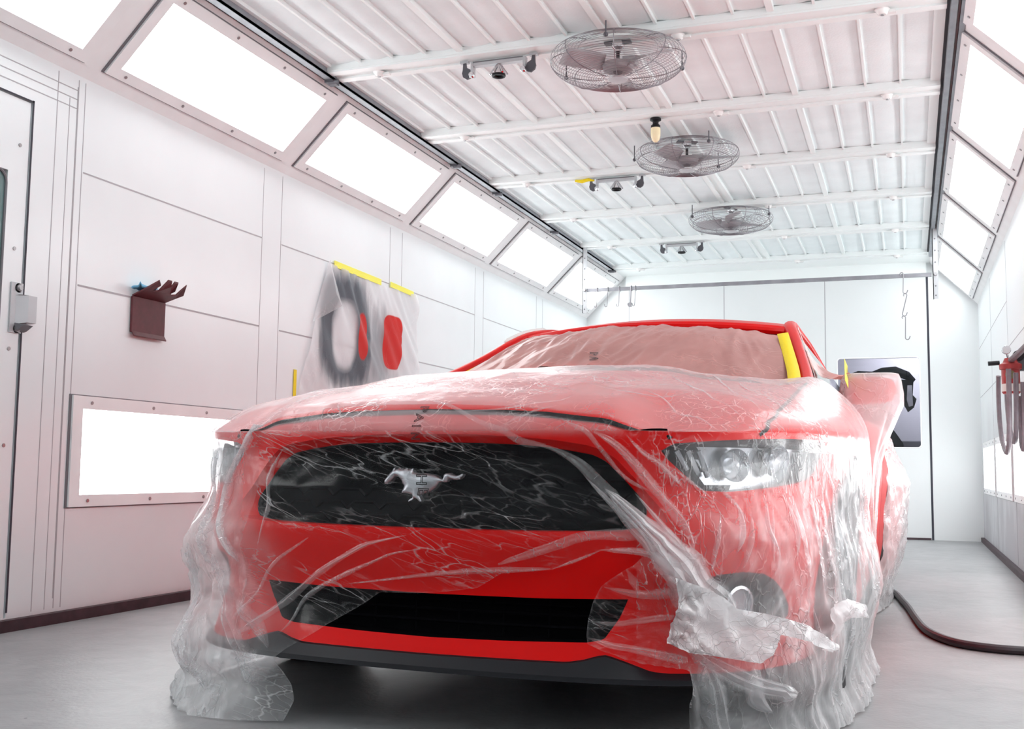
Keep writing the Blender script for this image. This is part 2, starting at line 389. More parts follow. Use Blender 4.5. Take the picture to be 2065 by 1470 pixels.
# --- openings
LOWL=[(3.755+1.57*k,3.755+1.57*k+1.33) for k in (-2,0,1,2,3,4)]
LOWR=[(9.78-1.57*k,9.78-1.57*k+1.33) for k in range(6)]
UPS=[3.80+1.567*k for k in range(-5,5)]
DOOR=(2.45,3.40,.05,2.115)
wl=seg_wall('wall_left',XL,-1,[(a,b,.52,.885) for a,b in LOWL]+[DOOR],M['wall'])
wr=seg_wall('wall_right',XR,1,[(a,b,.52,.885) for a,b in LOWR],M['wall_dirty'])
WIN=(-.665,.115,.905,1.80)
# back wall with the window hole
b=MB();y0,y1=YB,YB+.06
for a,c in ((XL-.06,WIN[0]),(WIN[0],WIN[1]),(WIN[1],XR+.06)):
    for e,f in ((0,WIN[2]),(WIN[2],WIN[3]),(WIN[3],2.95)):
        if a==WIN[0] and e==WIN[2]:continue
        b.box((a,y0,e),(c,y1,f))
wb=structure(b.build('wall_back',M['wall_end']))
b=MB();b.box((XL-.5,YF-.6,-.06),(XR+.5,YB+.9,0));structure(b.build('floor',M['floor']))
# unseen white end wall and doors, closed close behind the camera to bounce light
b=MB();b.box((XL-.06,YF-.06,0),(XR+.06,YF,2.9));structure(b.build('wall_front',M['wall']))
b=MB();b.box((-2.7,YF,.02),(-1.33,YF+.03,2.4));b.box((-1.31,YF,.02),(.06,YF+.03,2.4));structure(b.build('door_2',M['wall']))
# --- panel joints on the walls (thin covered gaps)
b=MB();t=.0035
def vj(y,z0,z1,w=.004,m=0):b.box((XL,y-w/2,z0),(XL+.0012,y+w/2,z1),m)
def hj(z,y0,y1,w=.004,m=0):b.box((XL,y0,z-w/2),(XL+.0012,y1,z+w/2),m)
for y in (3.53,3.65,3.69,5.09,5.28,6.66,6.85,8.23,8.42,9.8,9.99):vj(y,.06,ZF-.02,.0035)
vj(3.60,.06,2.2,.003);vj(3.645,.1,2.26,.004)
b.box((XL,3.396,.07),(XL+.0015,3.405,2.12),1);b.box((XL,2.5,2.112),(XL+.0015,3.405,2.118),1)
for a,c in ((3.70,5.09),(5.29,6.66),(6.86,8.23),(8.43,9.8),(10,11.5)):
    hj(1.90,a,c,.006);hj(1.41,a,c,.008)
hj(2.205,2.0,3.65);hj(2.245,2.0,3.65);hj(2.165,2.0,3.65)
o=b.build('panel_joint',[M['seam'],M['darkseam']],wl)
b=MB()
for y in (8.04,9.72,6.47):b.box((XR-.0012,y-.003,.05),(XR,y+.003,.49),0)
for y in (8.31,9.9,6.7):b.box((XR-.0012,y-.002,.95),(XR,y+.002,2.29),0)
b.box((XR-.0012,8.31,1.386),(XR,11.5,1.391),0);b.box((XR-.0012,6.7,1.53),(XR,8.3,1.535),0);b.box((XR-.0012,8.31,1.86),(XR,11.5,1.864),0)
b.build('panel_joint',[M['seam'],M['darkseam']],wr)
b=MB()
for x in (-2.84,-1.81,-.78):b.box((x-.004,YB-.0015,.0),(x+.004,YB,2.66),0)
b.box((.195,YB-.002,0),(.215,YB,2.62),1)
b.build('panel_joint',[M['seam'],M['darkseam']],wb)
# floor skirts
b=MB();b.box((XL,YF,0),(XL+.035,YB,.045));structure(b.build('baseboard_left',M['skirt']))
b=MB();b.box((XR-.03,YF,0),(XR,YB,.04));structure(b.build('baseboard_right',M['skirt']))
b=MB();b.box((-3.28,YB-.02,0),(.19,YB,.02));structure(b.build('baseboard_back',M['skirt']))
# --- sloped bands between wall and ceiling
def slope(side):
    """origin, along-slope unit vector, inward normal of one sloped band"""
    q=math.sqrt(.5)
    if side<0:return np.array((XL,0,ZF)),np.array((q,0,q)),np.array((q,0,-q))
    return np.array((XR,0,ZF)),np.array((-q,0,q)),np.array((-q,0,-q))
SLEN=SL*math.sqrt(2)
for side,nm in ((-1,'left'),(1,'right')):
    o0,eu,en=slope(side);b=MB()
    holes=[(y,y+1.325) for y in UPS if y>YF]
    hs0,hs1=.117,.490
    ys=sorted({YF,YB}|{v for h in holes for v in h})
    for a,c in zip(ys,ys[1:]):
        mid=(a+c)/2;inh=any(h[0]<mid<h[1] for h in holes)
        for s0,s1 in ((0,hs0),(hs0,hs1),(hs1,SLEN)):
            if inh and s0==hs0:continue
            p=o0+eu*s0+np.array((0,a,0))-en*.05
            b.obox(p,eu*(s1-s0),np.array((0,c-a,0)),en*.05)
    structure(b.build('trim_'+nm,M['frame']))
# --- light panels
def light_panel(o0,eu,en,y0,ln,s0,s1,label,group,fr=(.06,.06,.05,.055)):
    """light box in a wall: frame with screws round a lit diffuser. o0,eu,en: plane; y0: start along the booth"""
    ey=np.array((0,1.,0));c=o0+eu*s0+ey*y0
    e=empty('light_panel',tuple(c),label,'light',group)
    a0,a1,b0,b1=fr;L=ln;Hh=s1-s0
    def P(u,y,n):return eu*u+ey*y+en*n
    f=MB();th=.013
    # gasket line round the frame, then four bars
    f.obox(P(-b0-.006,-a0-.012,0.0005),ey*(L+a0+a1+.018),eu*(Hh+b0+b1+.012),en*.004,2)
    f.F=f.F[:];
    for u0,u1,ya,yb in ((-b0,0,-a0,L+a1),(Hh,Hh+b1,-a0,L+a1),(0,Hh,-a0,0),(0,Hh,L,L+a1)):
        f.obox(P(u0,ya,.001),ey*(yb-ya),eu*(u1-u0),en*th,0)
    n=4
    for k in range(n):
        for u in (-b0*.5,Hh+b1*.5):
            y=.05+(L-.10)*k/(n-1)
            p=P(u,y,th+.001)
            V=[p+.0075*(math.cos(q)*ey+math.sin(q)*eu) for q in np.linspace(0,2*math.pi,8,endpoint=False)]
            f.prism(V,en*.004,1)
    # drop the middle of the gasket plate: keep it as four strips
    fr_o=MB();g=.012
    for u0,u1,ya,yb in ((-b0-g*.4,-b0,-a0-g,L+a1+g*.4),(Hh+b1,Hh+b1+g*.4,-a0-g,L+a1+g*.4),(-b0,Hh+b1,-a0-g,-a0),(-b0,Hh+b1,L+a1,L+a1+g*.4)):
        fr_o.obox(P(u0,ya,.0008),ey*(yb-ya),eu*(u1-u0),en*.004,2)
    f.V=f.V[8:];f.F=[tuple(i-8 for i in q) for q in f.F[6:]];f.M=f.M[6:]
    n0=len(f.V);f.V+=fr_o.V;f.F+=[tuple(i+n0 for i in q) for q in fr_o.F];f.M+=fr_o.M
    f.build('frame',[M['frame'],M['screw'],M['gasket']],e)
    d=MB();d.obox(P(-.004,-.004,-.006),ey*(L+.008),eu*(Hh+.008),en*.005);d.build('diffuser',M['lamp_low'] if abs(eu[0])<.1 else M['lamp'],e)
    return e
vis=[y for y in UPS if y>YF]
for side,nm in ((-1,'left'),(1,'right')):
    o0,eu,en=slope(side);N_=len(vis)
    for i,y in enumerate(vis):
        k=N_-1-i
        lab='sloped white-framed light panel above the %s wall, %s'%(nm,'nearest the back wall' if k==0 else '%s from the back wall'%ORD[k])
        light_panel(o0,eu,en,y,1.325,.117,.490,lab,'sloped light panels along the booth')
for i,(a,c) in enumerate(LOWL[1:]+LOWL[:1]):
    lab='low light panel in left wall, '+('beside the door and the red holder bracket' if i==0 else '%s along from the door'%ORD[i] if i<5 else 'near the entrance, before the door')
    light_panel(np.array((XL,0,.52)),np.array((0,0,1.)),np.array((1.,0,0)),a,c-a,0,.365,lab,'low light panels in the walls')
for k,(a,c) in enumerate(LOWR):
    lab='low light panel in right wall, '+('nearest the back wall' if k==0 else '%s from the back wall'%ORD[k])
    light_panel(np.array((XR,0,.52)),np.array((0,0,1.)),np.array((-1.,0,0)),a,c-a,0,.365,lab,'low light panels in the walls')
# --- ceiling: filter fabric sagging between battens, cross beams
CX0,CX1=-2.86,.20
BY=[4.90+1.18*k for k in range(-7,6)]
RX=[-2.64,-2.455,-2.27,-2.08,-1.89,-1.71,-1.52,-1.33,-1.26,-1.08,-.90,-.72,-.55,-.36,-.18,0.0]
xs=[CX0]+RX+[CX1]
V=[];Fc=[]
cols=[];
for a,c in zip(xs,xs[1:]):
    n=8 if c-a>.12 else 3
    for k in range(n):cols.append((a+(c-a)*k/n,k/n,c-a,a))
cols.append((CX1,0,1,CX1))
ys=np.arange(YF,10.86,.12)
rng=np.random.RandomState(3)
for y in ys:
    for x,t,w,a in cols:
        sag=.010*math.sin(math.pi*t)*(w/.18)*min(1,.25+6*abs(math.sin(math.pi*(y-4.982)/1.18))) if w<.3 else 0
        if x<-1.3:sag*=1.3
        sag*=1+.45*float(noise2(x*2.3+7,y*1.1,5))
        V.append((x,y,ZC+.004-sag))
n=len(cols)
ce=mesh_obj('ceiling',V,grid_faces(len(ys),n),M['ceil_fabric'],None,True);structure(ce)
b=MB();b.box((XL+SL-.02,YF,ZC+.002),(XR-SL+.02,YB+.05,ZC+.06));structure(b.build('trim_ceiling',M['beam']))
b=MB();b.box((XL+SL-.005,10.84,2.745),(XR-SL+.005,YB,2.757));b.box((CX0,11.47,2.63),(CX1,YB,2.745));structure(b.build('trim_back',M['beam']))
for i,y in enumerate(BY):
    b=MB();b.box((CX0,y,2.722),(CX1,y+.165,2.757));b.box((CX0,y+.004,2.712),(CX1,y+.055,2.722));b.box((CX0,y+.11,2.712),(CX1,y+.161,2.722))
    t=structure(b.build('trim_%d'%(i+1),M['beam']))
    if i<len(BY)-1 and y>1.5:
        ya,yb=y+.165,BY[i+1]
        for x in RX:
            w=.016 if x in (-2.08,-.55,-1.33,-1.26) else .006
            b=MB();b.box((x-w,ya,ZC-.026 if w>.01 else ZC-.018),(x+w,yb,ZC+.002));
            b.build('batten',M['beam'],t)
        b=MB();b.box((-1.33,ya,ZC-.012),(-1.26,yb,ZC-.002));b.build('channel',M['beam'],t)
        for x0 in (CX0,CX1-.05):
            b=MB();b.box((x0,ya,ZC-.022),(x0+.05,yb,ZC+.001));b.build('batten',M['beam'],t)
# rails along both long edges of the ceiling
for x,nm,s in ((-2.885,'left',1),(.232,'right',-1)):
    b=MB()
    if s>0:
        b.box((x,YF,2.700),(x+.052,10.95,2.712));b.box((x,YF,2.700),(x+.006,10.95,2.752));b.box((x+.046,YF,2.700),(x+.052,10.95,2.752))
        b.box((x-.012,YF,2.715),(x,10.95,2.726),1)
    else:
        b.box((x-.016,YF,2.695),(x+.012,10.95,2.75));b.box((x+.012,YF,2.735),(x+.026,10.95,2.745),1);b.box((x+.026,YF,2.69),(x+.05,10.95,2.75))
        b.box((CX1,YF,2.742),(x-.016,10.95,2.75),1)
    e=b.build('ceiling_rail',[M['rail'],M['rail_dark']])
    tag(e,'grey steel track running along the %s edge of the ceiling'%nm,'rail','ceiling tracks')
    for y in (5.0,6.7,7.5,8.9,10.85) if s>0 else ():
        b=MB();b.box((x+.0,y-.035,2.685),(x+.05,y+.035,2.70));b.tube([(x+.02,y-.02,2.69),(x+.075,y-.02,2.69)],.013);b.build('clip',M['grey_plate'],e)
# ---------------- side door in the left wall
y0,y1,z0,z1=DOOR
b=MB()
wy0,wy1,wz0,wz1=2.62,3.292,.92,1.805
for a,c in ((y0,wy0),(wy0,wy1),(wy1,y1-.008)):
    for e,f in ((z0,wz0),(wz0,wz1),(wz1,z1-.008)):
        if a==wy0 and e==wz0:continue
        b.box((XL-.05,a,e),(XL-.004,c,f))
dr=structure(b.build('door_1',M['wall']))
b=MB();b.box((XL-.06,y0-.01,z0),(XL-.052,y1+.01,z1+.01));b.build('door_gap',M['darkseam'],dr)
# rounded window frame and pane
def rrect(y0,y1,z0,z1,r,n=6):
    P=[]
    for cy,cz,a in ((y1-r,z1-r,0),(y0+r,z1-r,90),(y0+r,z0+r,180),(y1-r,z0+r,270)):
        for k in range(n+1):
            q=math.radians(a+90*k/n);P.append((cy+r*math.cos(q),cz+r*math.sin(q)))
    return P
M['door_glass']=mat('green_tinted_glass',(.16,.25,.25),.08,spec=.7)
outer=[(wy0,wz0),(wy1,wz0),(wy1,wz1),(wy0,wz1)]
b=MB();R_=rrect(wy0+.004,wy1-.004,wz0+.004,wz1-.004,.05)
b.prism([(XL-.012,y,z) for y,z in R_],(-.02,0,0));b.build('window_pane',M['door_glass'],dr)
b=MB();P=rrect(wy0+.002,wy1-.002,wz0+.002,wz1-.002,.05);b.tube([(XL-.008,y,z) for y,z in P],.006,6,closed=True);b.build('window_seal',M['gasket'],dr)
b=MB()
for z in (.3,.72,1.1,1.5,1.92):b.prism([(XL-.004,3.345+.008*math.cos(q),z+.008*math.sin(q)) for q in np.linspace(0,6.28,8,endpoint=False)],(.003,0,0))
b.build('rivet',M['screw'],dr)
# latch: keeper plate with two bolts and a hooked cover
b=MB();b.obox((XL-.002,3.335,1.165),(.006,0,0),(0,.06,0),(0,0,.20));la=b.build('door_latch',M['steel_white']);tag(la,'white metal latch on the edge of the left side door','latch')
b=MB();b.prism([(XL+.004,3.36,1.20),(XL+.004,3.36,1.315),(XL+.022,3.365,1.318),(XL+.030,3.40,1.318),(XL+.030,3.40,1.21)][:5],(0,.045,0));b.build('cover',M['steel_white'],la)
b=MB();b.prism([(XL+.004,3.36,1.205),(XL+.05,3.36,1.195),(XL+.02,3.36,1.175),(XL+.004,3.36,1.17)],(0,.05,0));b.build('hook',M['gasket'],la)
for z in (1.345,1.182):
    b=MB();b.lathe([(0,.018),(.010,.018),(.012,.012),(.014,.012),(.014,.004),(.019,.004),(.019,0)],(XL,3.372,z),12,ax='x');b.build('bolt',M['screw'],la)
# ---------------- window in the back door
gl=structure(MB().box((WIN[0],YB+.012,WIN[2]),(WIN[1],YB+.018,WIN[3])).build('window_1',M['pane']))
b=MB();P=rrect(WIN[0]-.004,WIN[1]+.004,WIN[2]-.004,WIN[3]+.004,.035)
Q=[(WIN[0]-.002,WIN[2]-.002)]
b.tube([(x,YB+.002,z) for x,z in P],.007,6,closed=True);b.build('window_seal',M['frame'],gl)
M['outer_wall']=mat('grey_workshop_wall',(.40,.40,.44),.7)
b=MB();Y2=YB+1.05
b.box((-1.7,Y2,0),(1.1,Y2+.04,2.6));b.box((-1.74,YB+.07,0),(-1.7,Y2,2.6));b.box((1.1,YB+.07,0),(1.14,Y2,2.6));b.box((-1.7,YB+.07,2.3),(1.1,Y2,2.34))
structure(b.build('wall_outer',M['outer_wall']))
ld=bpy.data.lights.new('outer_fill_light','AREA');ld.energy=52;ld.size=.8;ld.color=(.97,.97,1)  # invented fill light, brightens the room behind the back window
lo=bpy.data.objects.new('outer_fill_light',ld);COL.objects.link(lo);lo.location=(.2,YB+.45,2.25)
# things seen through it
b=MB();b.tube([(-.62,YB+.45,1.63),(-.48,YB+.45,1.67),(-.34,YB+.45,1.665),(-.24,YB+.45,1.70),(-.12,YB+.45,1.70),(0,YB+.45,1.655),(.07,YB+.45,1.60)],[.03,.045,.04,.045,.055,.045,.02],10)
cr=b.build('hoist_arm',M['matt_black'],None,True);tag(cr,'dark curved hoist arm seen through the window of the back wall','hoist')
b=MB();b.prism([(-.10,YB+.4,1.62),(.06,YB+.4,1.60),(.05,YB+.4,1.45),(.085,YB+.4,1.41),(.06,YB+.4,1.33),(0,YB+.4,1.28),(-.04,YB+.4,1.36),(-.09,YB+.4,1.40),(-.14,YB+.4,1.52)],(0,.16,0));b.build('hanging_block',M['matt_black'],cr)
b=MB();b.prism([(.0,YB+.385,1.55),(.045,YB+.385,1.55),(.05,YB+.385,1.34),(.01,YB+.385,1.33),(-.01,YB+.385,1.40)],(0,.014,0));b.build('lamp_glass',M['steel_grey'],cr)
b=MB();b.lathe([(0,.55),(.05,.545),(.10,.52),(.15,.44),(.165,.34),(.15,.24),(.21,.16),(.28,.05),(.30,-.9),(0,-.9)],(-.33,YB+.62,.9),20);
o=b.build('dark_stand_in',M['matt_black'],None,True);o.location=(0,-.09,0);tag(o,'dark rounded shape low behind the back window','silhouette')  # stand-in for an unidentified dark silhouette in the window
b=MB();b.box((-.1,YB+.75,0),(.6,YB+1.0,.99));o=b.build('workbench',M['grey_plate']);tag(o,'dark bench seen at the bottom right of the back window','bench')
bevel(o,.01)
# ---------------- hanging bar across the back
YBAR=9.7
def hbar(name,parent=None):
    pass
e=empty('hanging_bar',(-1.29,YBAR,2.31),'long steel hanging bar across the back of the booth below the ceiling','bar')
b=MB();b.box((-1.50,-.012,-.016),(1.5,.012,.016));b.build('crossbar',M['steel_grey'],e)
for x,zt,zb in ((-1.515,.42,-.215),(1.53,.42,-.21)):
    b=MB();b.obox((x-.021,-.022,zb),(.042,0,0),(0,.01,0),(0,0,zt-zb));
    b.obox((x-.021,-.022,zb),(.006,0,0),(0,.04,0),(0,0,zt-zb))
    for z in (-.18,-.10,.1,.2,.3):
        b.prism([(x+.007*math.cos(q),-.0225,z+.007*math.sin(q)) for q in np.linspace(0,6.28,8,endpoint=False)],(0,-.001,0),1)
    b.build('upright',[M['steel_white'],M['gasket']],e)
    b=MB();b.lathe([(0,-.03),(.014,-.03),(.016,-.012),(0,-.012)],(x,-.012,0),8,ax='y');b.build('bolt',M['screw'],e)
def hook_pts(x,z0,z1,r=.018):
    P=[(x,YBAR-.022,z0-.004)]
    P=[(x,YBAR+.02,z0-.02),(x,YBAR+.02,z0+.018),(x,YBAR,z0+.022),(x,YBAR-.018,z0+.018),(x,YBAR-.019,z0-.03)]
    P+=[(x-.004,YBAR-.019,z1+.02)]
    P+=[(x-.006-r+r*math.cos(q),YBAR-.019,z1+r*math.sin(q)) for q in np.linspace(0,-math.pi*1.0,6)]
    P+=[(x-.008-2*r,YBAR-.019,z1+.015)]
    return P
for i,(x,nm) in enumerate(((-2.685,'nearest the left upright'),(-2.585,'second from the left upright'),(-2.475,'third from the left upright'),(-2.365,'thick one paired at the wall joint'),(-2.325,'furthest of the five from the left upright'))):
    b=MB();b.tube(hook_pts(x,2.31,2.155,.010),.0055 if i==3 else .0035,6)
    if i==3:b.box((x-.02,YBAR-.03,2.135),(x+.006,YBAR-.01,2.175))
    o=b.build('wire_hook',M['wire']);tag(o,'dark wire hook hanging on the steel bar, %s'%nm,'hook','wire hooks on the hanging bar')
def s_hook(x0,za,zb,tilt,top_r=.014,bot_r=.016):
    """S hook from za down to zb"""
    P=[(x0-top_r*1.6,0,za-.012)]+[(x0-top_r+top_r*math.cos(q)*1.0,0,za+top_r*math.sin(q)-.004) for q in np.linspace(math.pi*.95,0,7)]
    x1=x0+tilt
    P+=[(x1,0,zb+.022)]+[(x1+bot_r-bot_r*math.cos(q),0,zb+bot_r-bot_r*math.sin(q)) for q in np.linspace(.1,math.pi*.9,7)]+[(x1+2*bot_r+.006,0,zb+.03)]
    return P
for i,(x,za,zb,tl,nm) in enumerate(((-.012,2.325,2.155,-.006,'top link hooked over the bar'),(.012,2.145,1.965,-.038,'middle tilted link'),(-.003,1.955,1.765,-.004,'lowest link'))):
    b=MB();b.tube([(p[0],YBAR-.02,p[2]) for p in s_hook(x,za,zb,tl)],.0042,6)
    o=b.build('s_hook',M['wire']);tag(o,'thin steel S hook on the back bar, %s'%nm,'hook','S hooks in a chain')
# ---------------- ceiling fittings
def make_latch():
    e=empty('ceiling_fastener',(0,0,0),'x','fastener','white ceiling fasteners')
    MB().lathe([(0,-.022),(.016,-.022),(.024,-.016),(.028,-.004),(.034,0)],(0,0,0),14).build('dome',M['ceramic'],e,True)
    b=MB();b.box((.012,-.006,-.016),(.058,.018,-.004));b.build('lever',M['ceramic'],e)
    MB().lathe([(0,-.026),(.008,-.026),(.009,-.021),(0,-.021)],(0,0,0),10).build('screw',M['screw'],e)
    return e
proto=None
bn=['fourth','third','second']
for k,y in enumerate(BY[7:]):
    kk=len(BY[7:])-1-k
    bname='beam nearest the back wall' if kk==0 else '%s ceiling beam from the back'%ORD[kk]
    for x,nm in ((-2.57,'left end'),(-.99,'middle'),(-.07,'right end')):
        if proto is None:proto=make_latch();o=proto
        else:o=copy_tree(proto)
        o.location=(x,y+.085,2.712);tag(o,'white fastener at the %s of the %s'%(nm,bname))
def make_fan():
    e=empty('ceiling_fan',(0,0,0),'x','fan','caged ceiling fans')
    ZB=-.185                                    # bottom of the cage below the beam face
    MB().lathe([(0,0),(.03,0),(.034,-.012),(.030,-.03),(.016,-.04),(.016,-.05),(0,-.05)],(0,0,0),20).build('canopy',M['chrome'],e,True)
    b=MB();b.box((-.065,-.02,-.008),(.065,.02,0));b.build('mounting_plate',M['grey_plate'],e)
    MB().lathe([(.009,-.045),(.009,-.115)],(0,0,0),12).build('downrod',M['black'],e,True)
    b=MB();b.lathe([(0,-.095),(.035,-.097),(.07,-.108),(.078,-.125),(.070,-.142),(.03,-.150),(0,-.151)],(0,0,0),24);b.build('motor',M['blade'],e,True)
    MB().lathe([(0,-.158),(.020,-.157),(.024,-.150),(0,-.148)],(0,0,0),16).build('motor_cap',M['grey_plate'],e,True)
    b=MB();b.box((.03,-.03,-.125),(.09,.03,-.085));b.build('terminal_box',M['steel_white'],e)
    for k in range(3):
        a=math.radians(100+120*k);V=[];
        for i in range(8):
            r=.07+.215*i/7;w=.022+.036*math.sin(min(1,i/5)*math.pi/2);tw=.030*(1-.4*i/7)
            for j in (-1,-.33,.33,1):V.append((r,w*j,-.112+tw*j+.006*(1-j*j)))
        V=[(x*math.cos(a)-y*math.sin(a),x*math.sin(a)+y*math.cos(a),z) for x,y,z in V]
        o=mesh_obj('blade',V,grid_faces(8,4),M['blade'],e,True);sm=o.modifiers.new('thick','SOLIDIFY');sm.thickness=.003
    prof=[(.045,ZB),(.10,ZB+.001),(.18,ZB+.008),(.245,ZB+.022),(.290,ZB+.042),(.316,ZB+.066),(.327,ZB+.092),(.322,ZB+.115),(.300,ZB+.132),(.25,ZB+.146),(.19,ZB+.153)]
    pc=catmull([(p[0],p[1]) for p in prof],8)[4:]
    d=np.concatenate([[0],np.cumsum(np.linalg.norm(np.diff(pc,axis=0),axis=1))])
    b=MB()
    for t in np.concatenate([np.arange(0,d[-1]*.62,.0115),np.arange(d[-1]*.62,d[-1],.017)]):
        r=np.interp(t,d,pc[:,0]);z=np.interp(t,d,pc[:,1])
        b.tube([(r*math.cos(q),r*math.sin(q),z) for q in np.linspace(0,2*math.pi,48,endpoint=False)],.0013,4,closed=True)
    for k in range(8):
        q=math.radians(11+45*k);b.tube([(r*math.cos(q),r*math.sin(q),z-.002) for r,z in pc[::3]],.0022,5)
    b.build('guard',M['wire'],e)
    b=MB();b.lathe([(0,ZB-.006),(.045,ZB-.005),(.050,ZB),(.045,ZB+.003),(0,ZB+.003)],(0,0,0),20);b.build('badge',M['steel_white'],e,True)
    for q in (35,155,275):
        a=math.radians(q);x,y=.335*math.cos(a),.335*math.sin(a)
        b=MB();b.tube([(x,y,ZB+.09),(x,y,-.002 if q!=275 else -.03)],.0035,6);b.lathe([(0,-.012),(.009,-.008),(.012,0),(.009,.008),(0,.012)],(x,y,ZB+.09),10);b.build('stay_rod',M['grey_plate'],e)
    return e
f0=make_fan();f0.location=(-1.28,4.97,2.71);tag(f0,'caged ceiling fan on the beam nearest the camera, largest of the three')
f1=copy_tree(f0);f1.location=(-1.28,6.72,2.725);f1.rotation_euler=(0,0,.5);tag(f1,'caged ceiling fan beside the amber bulb, middle of the three')
f2=copy_tree(f0);f2.location=(-1.28,8.52,2.71);f2.rotation_euler=(0,0,1.1);tag(f2,'caged ceiling fan furthest back, smallest of the three')
def make_unit():
    e=empty('pivot_bracket',(0,0,0),'x','bracket','pivot brackets on ceiling beams')
    b=MB();b.box((-.14,-.016,-.034),(.14,.016,-.018));b.box((-.135,-.012,-.020),(.135,.012,-.010),1);b.build('crossbar',[M['steel_white'],M['gasket']],e)
    for s in (-1,1):
        b=MB();b.box((s*.14-.006,-.018,-.085),(s*.14+.006,.018,-.012));b.build('arm',M['steel_white'],e)
        x=s*.172;P=[(x-.03*s,-.022),(x-.026*s,-.06),(x-.012*s,-.085),(x+.006*s,-.094),(x+.024*s,-.088),(x+.026*s,-.05),(x+.02*s,-.038),(x+.02*s,-.012),(x+.0*s,-.010),(x-.002*s,-.03)]
        P=[(x+.020*s,-.006),(x+.022*s,-.045),(x+.026*s,-.062),(x+.020*s,-.082),(x+.0*s,-.095),(x-.020*s,-.090),(x-.026*s,-.070),(x-.020*s,-.046),(x+.002*s,-.034),(x+.006*s,-.006)]
        b=MB();b.prism([(p,-.006,z) for p,z in P],(0,.012,0));b.build('end_plate',M['grey_plate'],e)
        b=MB();b.lathe([(0,-.016),(.013,-.014),(.017,0),(.013,.010),(0,.012)],(s*.138,-.02,-.082),10,ax='y');b.build('pivot_knob',M['chrome'],e,True)
        b=MB();b.box((s*.185-.022,-.012,-.012),(s*.185+.022,.012,0));b.build('foot',M['steel_white'],e)
    b=MB();b.lathe([(.012,-.034),(.016,-.055),(.034,-.082),(.036,-.088),(.02,-.086)],(0,0,0),16);b.build('cone',M['chrome'],e,True)
    for k in range(6):
        q=math.radians(60*k+15);b=MB();b.tube([(.012*math.cos(q),.012*math.sin(q),-.04),(.045*math.cos(q),.045*math.sin(q),-.088)],.005,6);b.build('prong',M['chrome'],e)
    b=MB();b.tube([(.030*math.cos(q),.030*math.sin(q),-.094) for q in np.linspace(0,2*math.pi,18,endpoint=False)],.0065,6,closed=True);b.build('ring',M['black'],e)
    return e
u0=make_unit();u0.location=(-1.90,4.985,2.712);tag(u0,'steel pivot bracket with chrome knob on the ceiling beam nearest the camera')
u1=copy_tree(u0);u1.location=(-1.90,7.345,2.712);tag(u1,'steel pivot bracket with yellow tape on its left end')
u2=copy_tree(u0);u2.location=(-1.90,9.705,2.712);tag(u2,'steel pivot bracket furthest back, below the smallest fan')
b=MB();b.tube([(-2.20,7.33,2.70),(-2.15,7.34,2.695),(-2.10,7.335,2.702),(-2.06,7.34,2.694)],[.008,.014,.012,.006],8);o=b.build('tape_scrap',M['yellow'],None,True);tag(o,'crumpled yellow tape on the middle pivot bracket','tape')
e=empty('bulb_fixture',(-1.36,6.17,2.722),'amber glass bulb in a black socket under a ceiling beam','light')
MB().lathe([(0,0),(.032,0),(.033,-.012),(.018,-.02),(.017,-.034),(.028,-.044),(.028,-.058),(0,-.058)],(0,0,-.01),18).build('socket',M['black'],e,True)
MB().lathe([(.027,-.055),(.029,-.075),(.028,-.105),(.022,-.13),(.010,-.142),(0,-.144)],(0,0,-.01),18).build('bulb',M['bulb'],e,True)
# ---------------- things on the left wall
e=empty('spray_gun_holder',(XL,4.155,1.25),'dark red steel spray gun holder bracket on the left wall','bracket')
b=MB();b.box((.004,-.118,0),(.016,.115,.165));b.obox((.016,-.118,0),(.012,0,-.02),(0,.233,0),(0,0,.006));o=b.build('back_plate',M['oxide'],e)
bevel(o,.004)
def plate(P,z0,th):  # P: (out from wall, along wall, rise)
    return P
poly=[(0,-.118),(.055,-.118),(.095,-.112),(.135,-.085),(.125,-.062),(.085,-.07),(.075,-.055),(.085,-.035),(.120,-.035),(.140,-.030),(.140,.0),(.128,.008),(.140,.016),(.140,.045),(.118,.050),(.085,.050),(.075,.075),(.085,.092),(.128,.088),(.140,.108),(.10,.135),(.055,.125),(0,.115)]
b=MB()
rise=lambda o_:.165+.34*o_+(.0 if o_<.12 else (o_-.12)*1.4)
lo=[(.010+o_*.9,a,rise(o_)) for o_,a in poly];b.prism(lo,(0,0,.007));o=b.build('fork_plate',M['oxide'],e)
b=MB();P=[]
for i in range(9):
    for j in range(6):
        P.append((.012+.05*j/5,-.13+.13*i/8,.205+.020*float(noise2(i*.9,j*.9,3))+.012*j/5))
o=mesh_obj('tack_cloth',[(XL+x,4.155+y,1.25+z) for x,y,z in P],grid_faces(9,6),M['blue_rag'],None,True);so=o.modifiers.new('thick','SOLIDIFY');so.thickness=.008
tag(o,'crumpled blue tack cloth lying on the red spray gun holder','cloth')
# hook peg further along the wall
b=MB();b.tube([(XL,8.06,1.385),(XL+.05,8.06,1.385),(XL+.05,8.06,1.425)],.014,8);o=b.build('wall_peg',M['gasket']);tag(o,'small dark peg on the left wall above the hood edge','peg')
